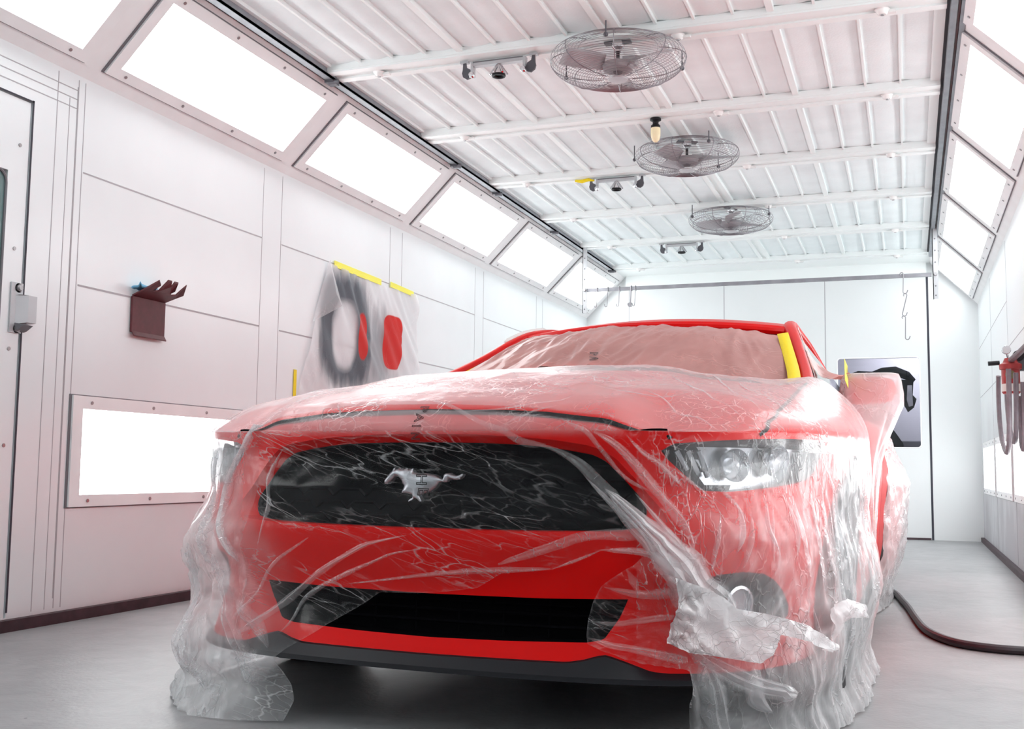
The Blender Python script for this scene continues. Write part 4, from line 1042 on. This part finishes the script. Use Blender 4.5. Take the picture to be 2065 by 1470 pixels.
for i in range(8):
    a=i/7;r2=np.stack([np.interp(3.36+.9*a,rl[:,1],rl[:,0])*tt,np.full(nu_,3.36+.9*a),np.interp(3.36+.9*a,rl[:,1],rl[:,2])+.04*(1-tt**2)*(1-a)],1);V.append(r2)
mesh_obj('rear_window',np.vstack(V),grid_faces(8,nu_),M['dark_glass'],car,True)
# wing mirrors
for sg in (-1,1):
    V=[];n=18;k=16
    for i in range(n):
        t=-1+2*i/(n-1);u=.955+.092*t;sc=max(0.02,(1-abs(t)**5))**.5*(1-.10*t)
        for j in range(k):
            q=2*math.pi*j/k;c,s=math.cos(q),math.sin(q)
            V.append((sg*u,1.79+.075*sc*math.copysign(abs(c)**.7,c),.955+.052*sc*math.copysign(abs(s)**.7,s)))
    Fc=[(i*k+j,i*k+(j+1)%k,(i+1)*k+(j+1)%k,(i+1)*k+j) for i in range(n-1) for j in range(k)]+[tuple(range(k)),tuple(range((n-1)*k,n*k))]
    mm=mesh_obj('wing_mirror',V,Fc,M['red'],car,True,None,60)
    b=MB();b.tube([(sg*.80,1.80,.925),(sg*.90,1.80,.935)],[.028,.022],8);b.build('mirror_stalk',M['black'],mm,True)
# white decal with ragged points on the flank, white stripe along the roof edge
dec=[(2.75,.70),(3.05,.73),(3.30,.715),(3.32,.66),(3.22,.64),(3.25,.59),(3.10,.625),(3.06,.56),(2.96,.62),(2.88,.575),(2.84,.63),(2.72,.60),(2.66,.64)]
V,T=cdt([tuple(p) for p in resample(dec,.02)],[],.04);mesh_obj('decal',skin(V,.002),T,M['white_decal'],car,True)
b=MB();V=[]
for i in range(12):
    v=1.60+.42*i/11;r=rail_at(v);V+=[(r[0]+.030,v+.02,r[2]-.006),(r[0]+.052,v+.02,r[2]-.050-.03*(1-i/11))]
b.add(V,[(2*i,2*i+1,2*i+3,2*i+2) for i in range(11)]);b.build('pillar_decal',M['white_decal'],car,True)
# ================================================================ MASKING FILM AND TAPE (rests on the car: things of their own)
def carthing(name,label,cat,group=None):
    return empty(name,(CAR_P[0],CAR_P[1],0),label,cat,group,(0,0,-CAR_TH))
def layered(o,vals):
    a=o.data.attributes.new('layers_sheen','FLOAT','POINT');a.data.foreach_set('value',np.asarray(vals,dtype=np.float32));return o
def q_of(h):  # rough arc length up the skin for noise lookups
    h=np.asarray(h,float);return np.minimum(h,ZS)+np.clip(h-ZS,0,1)*.14+np.clip(h-ZS-1,0,1)*1.1
def film_off(s,h):
    q=q_of(h);low=1-smooth(h,.30,.56)
    wr=smooth(s,.62,.95)*low;wl_=smooth(-s,.36,.60)*(1-smooth(h,.40,.58))
    fr=smooth(s,.40,.48)*(1-smooth(s,.62,.70))*(1-smooth(h,.42,.48))
    o=.010+0*q
    hood=smooth(q,ZS-.02,ZS+.12)
    o=o+hood*(.006+.010*noise2(s*1.7+3,q*2.2,11)+.0016*ridge(s*7+q*3,q*6-s*4,4,2))
    cen=(1-hood)*(1-wr)*(1-wl_)
    o=o+cen*(.003*fbm(s*5,q*9,21,2)+.0016*ridge(s*11-q*7,q*9+s*3,9,1))
    mid_r=smooth(s,.55,.75)*(1-smooth(q,.58,.72))
    o=o+mid_r*(.013*np.clip(ridge(s*9+2*noise2(s*3,q*3,2),q*3.5,5,2)-.35,0,2)+.005*fbm(s*6,q*5,8,2))
    o=o+wr*(.042+.018*noise2(s*4,q*3,31)+.020*np.clip(ridge(s*7,q*2.4,6,3),-1,2))
    o=o+wl_*(.060+.034*noise2(s*5+9,q*6,41)+.024*ridge(s*8+3*q,q*4,14,3)+.012*fbm(s*14,q*16,3,2))
    o=o+.03*(wr+wl_)*(1-smooth(h,.0,.10))
    mid_l=smooth(-s,.48,.7)*(1-smooth(q,.60,.78))*(1-wl_)
    o=o+mid_l*(.006+.014*np.clip(ridge(s*11,q*3.5+s,15,3)-.2,0,2))
    o=o+fr*(.030+.016*np.sin((np.arctan2(h-.30,s-.62))*26)*.6)
    return o
def film_pos(s,h,extra=0):
    s=np.asarray(s,float);h=np.asarray(h,float);p=surf(s,h,film_off(s,h)+extra)
    p[...,2]=np.maximum(p[...,2],.006);return p
def film_layers(s,h):
    q=q_of(h)
    wr=smooth(s,.62,.95)*(1-smooth(h,.28,.5));wl_=smooth(-s,.36,.60)*(1-smooth(h,.40,.58));mid_r=smooth(s,.55,.8)*(1-smooth(q,.55,.70))
    r=np.clip(ridge(s*8+2*noise2(s*3,q*3,2),q*4.,5,3)-.45,0,1)
    r2=np.clip(ridge(s*9+3*q,q*4,14,3)-.40,0,1)
    L=.14*wr+.36*wl_+.5*r*np.maximum(mid_r,wr)+.55*r2*np.maximum(wl_,.7*smooth(-s,.5,.7)*(1-smooth(q,.6,.75)))+.19*mid_r
    L=L+.20*smooth(-s,.47,.62)*(1-smooth(q,.74,.80))*smooth(q,.40,.50)+.22*(1-smooth(h,.10,.22))*smooth(-s,.34,.37)*(1-wl_)
    side=smooth(np.abs(s),1.0,1.3);L=L+.08*side
    return L
EDGE=[(-1.95,-.05),(-.43,-.05),(-.395,.02),(-.375,.06),(-.385,.10),(-.40,.13),(-.425,.165),(-.398,.188),(-.34,.222),(-.286,.254),(-.237,.282),(-.173,.318),(-.135,.343),(-.023,.346),(.051,.354),(.13,.366),(.196,.404),(.325,.419),(.44,.466),(.46,.474),(.49,.464),(.541,.459),(.521,.44),(.475,.411),(.442,.385),(.42,.347),(.407,.304),(.404,.268),(.408,.249),(.459,.235),(.53,.218),(.641,.204),(.647,.17),(.64,.13),(.645,.07),(.665,-.05),(2.15,-.05),(2.15,9),(-1.95,9)]
sv=np.concatenate([np.arange(-1.95,-.7,.012),np.arange(-.7,1.3,.008),np.arange(1.3,2.151,.014)])
hv=np.concatenate([np.arange(.004,ZS,.0085),ZS+np.linspace(0,1,22),ZS+1+np.linspace(0,.93,80)[1:]])
S_,H_=np.meshgrid(sv,hv,indexing='ij');nr,nc=S_.shape
IN=inpoly(S_,H_,EDGE);Pv=film_pos(S_,H_).reshape(-1,3);Lv=film_layers(S_,H_)
# reflected white sheen painted into the film over hood and nose; gap stays clear
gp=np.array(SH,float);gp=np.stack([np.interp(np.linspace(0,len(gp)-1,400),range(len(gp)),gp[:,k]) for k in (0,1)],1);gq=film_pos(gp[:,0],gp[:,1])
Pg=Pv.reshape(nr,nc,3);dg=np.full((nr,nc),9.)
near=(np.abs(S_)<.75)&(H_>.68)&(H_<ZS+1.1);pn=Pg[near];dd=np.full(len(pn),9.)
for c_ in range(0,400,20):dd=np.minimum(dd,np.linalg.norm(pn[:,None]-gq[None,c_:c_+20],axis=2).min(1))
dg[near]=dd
sheen=smooth(H_,.728,.75)*(1-smooth(np.abs(S_),.50,.60)*(1-smooth(H_,.75,.95)))*(.26+.12*(1-smooth(S_,-.2,.5))+.08*noise2(S_*6,q_of(H_)*6,77))+.30*smooth(H_,ZS+1.74,ZS+1.86)  # stronger towards the left panels; last term whitens the film's own cowl edge
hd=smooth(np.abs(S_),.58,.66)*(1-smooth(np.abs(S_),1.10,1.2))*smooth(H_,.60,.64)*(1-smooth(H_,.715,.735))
Lv=(Lv+sheen*smooth(dg,.0095,.015)+hd*.16).ravel()
gf=grid_faces(nr,nc);inn=IN.ravel();cnt=inn[gf].sum(1)
faces=[tuple(f) for f in gf[cnt==4]];V=list(Pv);LL=list(Lv)
sr,hr_=S_.ravel(),H_.ravel();cache={}
def cutpt(a,b_):
    k=(min(a,b_),max(a,b_))
    if k in cache:return cache[k]
    i,o_=(a,b_) if inn[a] else (b_,a);lo,hi=0.,1.
    for _ in range(10):
        t=(lo+hi)/2;x=sr[i]+(sr[o_]-sr[i])*t;y=hr_[i]+(hr_[o_]-hr_[i])*t
        if inpoly(np.array([x]),np.array([y]),EDGE)[0]:lo=t
        else:hi=t
    x=sr[i]+(sr[o_]-sr[i])*lo;y=hr_[i]+(hr_[o_]-hr_[i])*lo
    V.append(film_pos(np.array([x]),np.array([y]))[0]);LL.append(float(film_layers(np.array([x]),np.array([y]))[0])+.12);cache[k]=len(V)-1;return cache[k]
for f in gf[(cnt>0)&(cnt<4)]:
    poly=[]
    for i in range(4):
        a,b_=f[i],f[(i+1)%4]
        if inn[a]:poly.append(a)
        if inn[a]!=inn[b_]:poly.append(cutpt(a,b_))
    if len(poly)>2:faces.append(tuple(poly))
used=np.zeros(len(V),bool)
for f in faces:used[list(f)]=True
idx=np.cumsum(used)-1
V=np.array(V)[used];LL=np.array(LL)[used];faces=[tuple(idx[list(f)]) for f in faces]
front=carthing('masking_film','clear crinkled masking film over the hood and nose of the red car','masking film','plastic masking film over the car')
SHs=np.array([sr.tolist()+[0]*(len(used)-len(sr)),hr_.tolist()+[0]*(len(used)-len(sr))]).T[used]
fc=np.array([SHs[list(f)[:3]].mean(0) if all(i<int(used[:len(sr)].sum()) for i in list(f)[:3]) else (0,.4) for f in faces])
mi=np.where((np.abs(fc[:,0])<.52)&(fc[:,1]<.742),1,np.where((np.abs(fc[:,0])>=.52)&(fc[:,1]<.70),2,0))
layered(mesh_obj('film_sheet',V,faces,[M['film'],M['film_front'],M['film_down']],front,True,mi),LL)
# gathered folds running across the sheet
def fold(poly,w,lift=.012,lay=.25,pleats=2,seed=0,b=None,Lb=None,extra=.003):
    poly=np.array(poly,float);q=film_pos(poly[:,0],poly[:,1])
    d=np.concatenate([[0],np.cumsum(np.linalg.norm(np.diff(q,axis=0),axis=1))]);n=max(6,int(d[-1]/.010));t=np.linspace(0,d[-1],n)
    def sp(y):  # smooth the corners a little
        z=np.interp(t,d,y)
        for _ in range(4):z[1:-1]=(z[:-2]+2*z[1:-1]+z[2:])/4
        return z
    s,h=sp(poly[:,0]),sp(poly[:,1]);p=film_pos(s,h);_,N=frame_at(s,h)
    for _ in range(3):p[1:-1]=(p[:-2]+2*p[1:-1]+p[2:])/4
    tg=np.gradient(p,axis=0);tg/=np.linalg.norm(tg,axis=1)[:,None];sd=np.cross(N,tg);sd/=np.linalg.norm(sd,axis=1)[:,None]+1e-9
    ww=np.interp(np.linspace(0,1,n),np.linspace(0,1,len(w)),w) if hasattr(w,'__len__') else np.full(n,w)
    k=4*pleats+5;V=[];lay_=[];tl=np.linspace(0,1,n);ln=d[-1]
    endf=np.minimum(1,np.minimum(tl,1-tl)*ln/.035+.12)
    for j in range(k):
        x=-1+2*j/(k-1)
        cz=noise2(tl*ln*9+seed,np.full(n,x*1.7),seed+5);cr_=1-np.abs(noise2(tl*ln*16+seed*3,np.full(n,x*2.6),seed+9))*2
        z=lift*(1-abs(x)**2)*(.55+.30*np.cos(x*math.pi*pleats*1.4+seed+2*noise2(tl*ln*5+seed,x*0+seed,seed))+.35*cz)
        wob=1+.35*noise2(tl*ln*11+seed,np.full(n,x*.6),seed+3)
        V.append(p+sd*(x*ww*.5*wob*(.35+.65*endf))[:,None]+N*(extra+z*np.minimum(1,ww/.02)*endf)[:,None])
        lay_.append(np.clip((lay*1.25*np.maximum(.15,1-abs(x)**3)+.30*lay*cr_)*endf,0,1))
    V=np.array(V).reshape(-1,3)
    b.add(list(V),[tuple(f) for f in grid_faces(k,n)]);Lb+=list(np.array(lay_).ravel())
fb=MB();fl=[]
F_=lambda *a,**k:fold(*a,b=fb,Lb=fl,**k)
z0=ZS
F_([(-.03,z0+1.0),(.03,z0+.8),(.08,z0+.6),(.136,z0+.29),(.19,z0+.03),(.222,.73),(.275,.71),(.31,.71)],[.004,.010,.012,.016,.018],.004,.10,0,1)
F_([(.275,.712),(.31,.71),(.35,.694),(.401,.658),(.448,.61),(.488,.574)],[.006,.012,.022,.030,.036],.010,.10,1,2)
F_([(.45,.61),(.488,.574),(.542,.525),(.593,.477),(.63,.425),(.673,.366),(.723,.32),(.76,.285)],[.010,.030,.055,.080,.10,.115,.12,.09],.024,.58,3,3)
F_([(.40,.64),(.47,.57),(.55,.49),(.61,.43),(.66,.37)],[.004,.014,.030,.045,.05],.02,.30,1,60)
F_([(.52,.60),(.58,.53),(.64,.46),(.70,.38)],[.004,.012,.026,.03],.014,.30,1,61)
F_([(.198,z0+.07),(.245,z0+.41),(.282,z0+.62),(.327,z0+.78)],[.003,.008,.010,.006],.003,.12,0,4)
F_([(.10,z0+.55),(.2,z0+.63),(.30,z0+.95),(.355,z0+1.04)],[.003,.007,.009,.005],.003,.10,0,5)
F_([(.347,z0+.35),(.38,z0+.1),(.412,.734),(.448,.697),(.482,.647),(.515,.622),(.555,.606)],[.008,.012,.012,.010,.010,.006],.006,.12,0,6)
F_([(.426,.742),(.488,.709),(.527,.659),(.56,.617),(.594,.576),(.639,.521),(.649,.497)],[.010,.018,.024,.024,.022,.030,.012],.014,.16,1,7)
F_([(.501,.734),(.538,.692),(.583,.668),(.635,.612)],[.006,.014,.022,.008],.010,.16,1,8)
F_([(.594,.668),(.676,.61),(.713,.582)],[.004,.009,.004],.006,.14,0,9)
F_([(.659,.676),(.7,.642),(.773,.563),(.793,.533)],[.005,.010,.012,.006],.007,.14,0,10)
F_([(-.326,.474),(-.384,.442),(-.43,.415),(-.466,.372),(-.501,.304),(-.543,.26)],[.005,.009,.010,.010,.009,.012],.008,.14,0,11)
F_([(-.04,.49),(-.083,.481),(-.16,.464),(-.26,.414),(-.331,.373),(-.4,.322),(-.454,.274),(-.528,.222)],[.004,.008,.012,.015,.018,.020,.022,.030],.010,.16,1,12)
F_([(-.02,.455),(-.088,.444),(-.193,.4),(-.293,.358),(-.374,.309),(-.392,.258),(-.423,.224)],[.003,.007,.010,.012,.014,.010,.006],.008,.14,0,13)
F_([(-.229,.36),(-.139,.373),(.011,.396),(.137,.411),(.217,.415),(.321,.422)],[.003,.006,.010,.016,.014,.008],.006,.14,1,14)
F_([(.192,.427),(.286,.461),(.382,.495),(.464,.505),(.53,.50)],[.010,.020,.026,.022,.03],.008,.10,1,15)
F_([(.325,.421),(.40,.45),(.44,.468)],[.004,.008,.006],.004,.2,0,16)
F_([(.44,.470),(.49,.470),(.545,.468),(.60,.45)],[.006,.014,.018,.03],.008,.2,1,17)
F_([(-.49,z0+.3),(-.521,.734),(-.581,.69),(-.619,.636),(-.646,.59),(-.631,.548),(-.598,.501),(-.547,.449),(-.536,.403)],[.02,.022,.02,.024,.034,.042,.036,.028,.02],.020,.26,2,18)
F_([(-.42,.70),(-.45,.667),(-.483,.61),(-.466,.569),(-.45,.541),(-.465,.50),(-.477,.449)],[.004,.008,.022,.010,.018,.006,.004],.008,.12,0,19)
F_([(-.70,.70),(-.72,.64),(-.70,.58),(-.66,.52),(-.64,.45),(-.62,.38)],[.02,.03,.035,.045,.05,.05],.020,.18,2,20)
F_([(-.60,.42),(-.57,.34),(-.56,.26),(-.52,.17),(-.47,.09)],[.04,.05,.05,.05,.06],.020,.14,2,21)
F_([(-.74,.44),(-.76,.36),(-.74,.26),(-.70,.16),(-.62,.07)],[.05,.06,.06,.06,.06],.022,.16,2,22)
F_([(-.54,.30),(-.50,.26),(-.46,.22),(-.44,.19)],[.04,.05,.04,.02],.018,.16,2,23)
# right-hand corner: hanging pleats
for i,(a,c,w) in enumerate((((.72,.56),(.70,.42),.03),((.80,.56),(.78,.43),.035),((.88,.58),(.86,.44),.03),((.96,.60),(1.00,.40),.04),((1.04,.62),(1.08,.36),.045),((1.12,.62),(1.16,.30),.05),((1.20,.60),(1.24,.22),.05),((1.02,.34),(1.06,.14),.05),((1.14,.30),(1.16,.08),.05),((1.28,.5),(1.30,.10),.06))):
    F_([a,((a[0]+c[0])/2+.014*math.sin(i*2.1),(a[1]+c[1])/2),c],[.003,w*.55,w*.35],.008,.15,0,30+i)
F_([(.64,.25),(.72,.20),(.80,.16),(.90,.14)],[.03,.05,.05,.03],.020,.22,2,45)
F_([(.68,.22),(.70,.14),(.72,.06),(.74,.02)],[.05,.06,.06,.05],.020,.18,2,46)
F_([(.80,.20),(.78,.14),(.84,.10)],[.05,.05,.01],.024,.24,1,47)
F_([(.42,.30),(.48,.30),(.56,.315),(.62,.32)],[.006,.012,.016,.02],.006,.12,1,48)
F_([(.41,.262),(.48,.252),(.56,.24),(.64,.225)],[.006,.014,.018,.03],.008,.16,1,49)
F_([(.45,.385),(.50,.375),(.56,.37),(.62,.38)],[.006,.018,.026,.03],.008,.12,1,50)
F_([(.50,.43),(.52,.40),(.53,.37)],[.006,.022,.01],.008,.10,1,51)
for i,Ln in enumerate(([(.681,2.215),(.734,1.879),(.807,1.699),(.815,1.24)],[(1.156,2.60),(.935,1.818),(.895,1.327)],[(1.18,1.983),(1.063,1.562),(.957,1.013)],[(1.295,1.645),(1.158,1.252),(1.105,.738)],[(1.329,1.476),(1.227,1.06),(1.262,.696)],[(.532,1.872),(.62,1.806),(.706,1.441),(.717,.75)],[(.346,1.924),(.464,1.85),(.575,1.82),(.718,1.83)],[(-.459,1.538),(-.306,1.757),(-.151,1.795),(.006,1.783)],[(1.089,.719),(1.187,.618),(1.277,.512),(1.305,.392)],[(1.032,.607),(1.059,.52),(1.085,.433)],[(.93,.595),(.954,.524),(.951,.44)],[(.762,.584),(.78,.527),(.759,.459)],[(.856,.596),(.848,.515),(.885,.455)])):
    F_(Ln,[.002,.007 if i<8 else .016,.008 if i<8 else .02,.003],.004 if i<8 else .010,.16 if i<8 else .22,0 if i<8 else 1,70+i)
layered(fb.build('gathered_fold',M['fold'],front,True),fl)
# loose flaps of doubled film in front of the corner
def flap(poly,lift,name,seed,lay):
    L=[tuple(p) for p in resample(poly,.008)];V,T=cdt(L,[],.010)
    b_=np.array(L);cx=b_.mean(0)
    z=lift[0]+lift[1]*(V[:,0]-b_[:,0].min())/(np.ptp(b_[:,0]))+.014*ridge(V[:,0]*14+V[:,1]*10,V[:,1]*9-V[:,0]*5,seed,2)+.008*fbm(V[:,0]*25,V[:,1]*25,seed,2)
    o=mesh_obj(name,film_pos(V[:,0],V[:,1],z),T,M['fold'],front,True);layered(o,np.full(len(V),lay)+.12*noise2(V[:,0]*18,V[:,1]*18,seed))
flap([(.603,.414),(.67,.389),(.716,.367),(.745,.341),(.809,.329),(.91,.296),(.976,.244),(.949,.240),(.86,.275),(.822,.285),(.822,.257),(.786,.221),(.732,.23),(.638,.246),(.587,.268),(.601,.309),(.616,.368)],(.028,.05),'film_flap',3,.86)
flap([(.945,.240),(1.01,.243),(1.012,.291),(1.0,.33),(1.079,.345),(1.178,.322),(1.21,.284),(1.15,.295),(1.08,.30),(1.04,.275),(1.02,.235),(.98,.230)],(.05,.01),'film_flap',5,.62)
# printed outline letters on the film
def letters(txt,pos,size,fn,parent,name):
    """hollow printed capitals reading downwards; pos: list of (centre a, centre b) in chart units mapped by fn(dx,dy)->point"""
    for ch,(a,c,kx,ky) in zip(txt,pos):
        cu=bpy.data.curves.new('letter','FONT');cu.body=ch;cu.size=1;cu.align_x='CENTER';cu.align_y='CENTER';cu.fill_mode='NONE';cu.bevel_depth=.028;cu.bevel_resolution=0;cu.resolution_u=3
        o=bpy.data.objects.new('t',cu);COL.objects.link(o);bpy.context.view_layer.update()
        dg=bpy.context.evaluated_depsgraph_get();me=bpy.data.meshes.new_from_object(o.evaluated_get(dg));bpy.data.objects.remove(o)
        co=np.array([v.co for v in me.vertices]);
        x,y,zz=co[:,0],co[:,1],co[:,2]
        # rotated a quarter turn clockwise: reading direction points down, letter tops point right
        P=fn(a+y*size*kx,c-x*size*ky,zz*size*.6)
        mesh_obj(name,P,[tuple(p.vertices) for p in me.polygons],M['ink'],parent)
        bpy.data.meshes.remove(me)
fn=lambda a,c,z:film_pos(a,c,.003+np.clip(z,-.001,.001))
letters('PAIN',[(-.012,z0+.60,1,11),(-.016,z0+.35,1,11),(-.020,z0+.11,1,11),(-.024,.730,1,.8)],.032,fn,front,'printed_letter')
letters('HE',[(-.012,.624,1,1.0),(-.006,.595,1,1.0)],.040,fn,front,'printed_letter')
# ---------------- film over the windscreen opening
def interp_rows(R,nr_,nc_):
    a=np.linspace(0,1,nr_)*(R.shape[0]-1);c=np.linspace(0,1,nc_)*(R.shape[1]-1)
    i=np.minimum(a.astype(int),R.shape[0]-2);j=np.minimum(c.astype(int),R.shape[1]-2);fa=(a-i)[:,None,None];fc=(c-j)[None,:,None]
    A=R[i][:,j];B=R[i+1][:,j];C=R[i][:,j+1];D=R[i+1][:,j+1]
    return (A*(1-fa)+B*fa)*(1-fc)+(C*(1-fa)+D*fa)*fc
nr_,nc_=70,170
G=interp_rows(WS,nr_,nc_);aa,cc_=np.meshgrid(np.linspace(0,1,nr_),np.linspace(-1,1,nc_),indexing='ij')
edge=(1-smooth(np.abs(cc_),.78,.90))
pl=.020+.016*ridge(cc_*4+.8*aa*cc_,aa*.9,61,3)+.010*ridge(cc_*9-aa*2*np.sign(cc_),aa*1.8,63,2)+.012*noise2(cc_*2.3,aa*2,66)
pl=.008+(pl-.008)*np.minimum(1,edge+.1)*np.minimum(1,(1-aa)*6+.15)
G=G+np.stack([0*pl,-pl*.75,pl*.65],-1)
lim=.93-.05*aa+.04*np.sin(aa*4)*(cc_>0)-.17*smooth(aa,.45,1)*(cc_>0)*0
ok=(np.abs(cc_)<np.where(cc_>0,.985,.95))&(aa<.955-.05*smooth(cc_,.2,.8))
gfw=grid_faces(nr_,nc_);sel=ok.ravel()[gfw].all(1)
ws=carthing('masking_film','pink paint-misted masking film stretched over the windscreen of the red car','masking film','plastic masking film over the car')
o=layered(mesh_obj('film_sheet',G.reshape(-1,3),[tuple(f) for f in gfw[sel]],M['film_ws'],ws,True),(.10*noise2(cc_*5,aa*3,71)+.22*smooth(aa,.5,1)*smooth(cc_,.2,.9)).ravel())
def fnw(a,c,z):
    a=a-.40*(c-.12)      # the print line runs slightly askew on the stretched film
    i=np.clip(c,0,.999)*(nr_-1);j=(np.clip(a,-.999,.999)+1)/2*(nc_-1);i0=i.astype(int);j0=j.astype(int)
    fi=(i-i0)[:,None];fj=(j-j0)[:,None];i1=np.minimum(i0+1,nr_-1);j1=np.minimum(j0+1,nc_-1)
    P=(G[i0,j0]*(1-fi)+G[i1,j0]*fi)*(1-fj)+(G[i0,j1]*(1-fi)+G[i1,j1]*fi)*fj
    return P+np.array((0,-.004,.004))
letters('PA',[(-.015,.16,1.4,2.2),(-.018,.08,1.4,2.2)],.045,fnw,ws,'printed_letter')
# yellow tape down both windscreen pillars
def tape_line(name,pts,w,m,label,nrm,group=None,th=.002):
    pts=np.array(pts,float);n=len(pts);tg=np.gradient(pts,axis=0);tg/=np.linalg.norm(tg,axis=1)[:,None];N=np.array(nrm,float);sd=np.cross(np.tile(N,(n,1)),tg);sd/=np.linalg.norm(sd,axis=1)[:,None]
    b=MB()
    for k in (0,1):pass
    V=[];ww=w if hasattr(w,'__len__') else [w]*n
    for i in range(n):V+=[pts[i]-sd[i]*ww[i]/2,pts[i]+sd[i]*ww[i]/2]
    e=carthing(name,label,'tape',group);o=mesh_obj('tape',V,[(2*i,2*i+1,2*i+3,2*i+2) for i in range(n-1)],m,e,True);so=o.modifiers.new('t','SOLIDIFY');so.thickness=th
    return e
for sg,lbl in ((1,'yellow masking tape down the windscreen pillar beside the wing mirror'),(-1,'yellow masking tape down the windscreen pillar nearest the sprayed wall sheet')):
    P=[]
    for v in np.linspace(1.50,2.20 if sg>0 else 2.02,16):
        r=rail_at(v);P.append((sg*(r[0]-(.040 if sg>0 else .040)),v-.015-.02,r[2]+(.012 if sg>0 else -.012)))
    tape_line('masking_tape',P,.045 if sg>0 else .03,M['yellow'],lbl,(0,-.7,.7),'yellow tape on the car')
P=[(.862+.022*(1-i/9),1.60+.30*i/9,.965+.105*i/9) for i in range(10)]
tape_line('masking_tape',P,.030,M['lime'],'short pale yellow tape strip behind the pillar by the mirror',(.9,-.3,.2),'yellow tape on the car')
P=[(-(rail_at(v)[0]+.02),v,rail_at(v)[2]+.016) for v in np.linspace(2.20,2.62,14)]
tape_line('masking_tape',P,[.006]+[.022]*12+[.004],M['white_decal'],'white masking tape edge standing up along the far roof edge',(.35,-.94,0))
P=[surf(s,h,.01) for s,h in zip(np.linspace(2.62,2.80,6),np.linspace(.50,.44,6))]
tape_line('masking_tape',P,.03,M['yellow'],'yellow tape tab low on the car flank in front of the rear wheel',(1,0,0),'yellow tape on the car')
# ---------------- film hung over the wing mirror
sp=[(1.044,.875,1.040,1.74,1.84),(1.040,.862,1.056,1.72,1.865),(1.02,.852,1.064,1.71,1.875),(.975,.845,1.070,1.70,1.88),(.93,.848,1.068,1.695,1.885),(.88,.865,1.052,1.68,1.88),(.82,.885,1.028,1.65,1.87),(.76,.90,1.005,1.62,1.86),(.69,.915,.988,1.58,1.84),(.60,.925,.978,1.54,1.82),(.50,.925,.974,1.52,1.80),(.40,.920,.968,1.52,1.79)]
sp=np.array(sp);sp[:5,0]-=.028;sp[5:8,0]-=.012;zz=np.linspace(0,len(sp)-1,70);R=np.stack([np.interp(zz,range(len(sp)),sp[:,k]) for k in range(5)],1)
k=72;V=[];LM=[]
for i,(z,u0,u1,v0,v1) in enumerate(R):
    for j in range(k):
        q=2*math.pi*j/k;c,s=math.cos(q),math.sin(q);e=.55
        t=smooth(z,1.0,.7) if False else min(1,max(0,(1.0-z)/.3))
        rr=1+t*(.10*float(ridge(j*.16,z*1.1,81,2))-.03)
        rr=1+t*.10*math.sin(q*7+z*6)+t*.05*math.sin(q*13-z*9)
        V.append(((u0+u1)/2+(u1-u0)/2*rr*math.copysign(abs(c)**e,c),(v0+v1)/2+(v1-v0)/2*rr*math.copysign(abs(s)**e,s),z));LM.append(.34-.06*t+.08*math.sin(q*7+z*6)*t)
mf=carthing('masking_film','pale masking film draped over the wing mirror and gathered down the car door','masking film','plastic masking film over the car')
Fc=[(i*k+j,i*k+(j+1)%k,(i+1)*k+(j+1)%k,(i+1)*k+j) for i in range(len(R)-1) for j in range(k)]+[tuple(range(k))]
layered(mesh_obj('film_sheet',V,Fc,M['film_side'],mf,True),LM)
# sheet stretched from the roof edge down to the mirror
A=np.array([rail_at(v)+np.array((.035,0,-.01)) for v in np.linspace(1.86,2.55,24)])
B=np.array([(.885+.05*t,1.73+.13*t,1.018-.02*math.sin(3.1*t)) for t in np.linspace(0,1,24)])
V=[];LM=[]
for i in range(16):
    t=i/15
    for j in range(24):
        p=A[j]*(1-t)+B[j]*t;p=p+np.array((-.03,0,-.075))*math.sin(math.pi*t)*(.5+.5*j/23)
        p[2]+=.006*float(noise2(j*.8,i*.8,91));V.append(p);LM.append(.55*(1-t)**1.2+.05)
layered(mesh_obj('film_sheet',V,grid_faces(16,24),M['film_ws'],mf,True),LM)
# ---------------- film over the rear wheel and wing
s0,s1=s_of_v(2.95),s_of_v(4.35);sv2=np.linspace(s0,s1,110);hv2=np.concatenate([np.linspace(.006,ZS,80),ZS+np.linspace(0,.55,10)[1:]])
S3,H3=np.meshgrid(sv2,hv2,indexing='ij');tt_=(S3-s0)/(s1-s0)
off=.012+.075*np.sin(math.pi*np.clip(tt_*1.1,0,1))**.7*smooth(.80-H3,.0,.22)*(1-.35*smooth(.25-H3,0,.25))+.012*ridge(S3*6+H3*3,H3*5,95,3)+.008*fbm(S3*12,H3*12,97,2)
low=.02+.10*(1-smooth(np.abs(tt_-.42),.18,.34))
V=surf(S3,H3,off);V[...,2]=np.maximum(V[...,2],.006)
lay=.14+.28*np.clip(ridge(S3*7+H3*5,H3*6,95,3)-.3,0,1)
rw=carthing('masking_film','loose masking film bagged around the rear wheel of the red car','masking film','plastic masking film over the car')
layered(mesh_obj('film_sheet',V.reshape(-1,3),grid_faces(*S3.shape),M['film_side'],rw,True),lay.ravel())
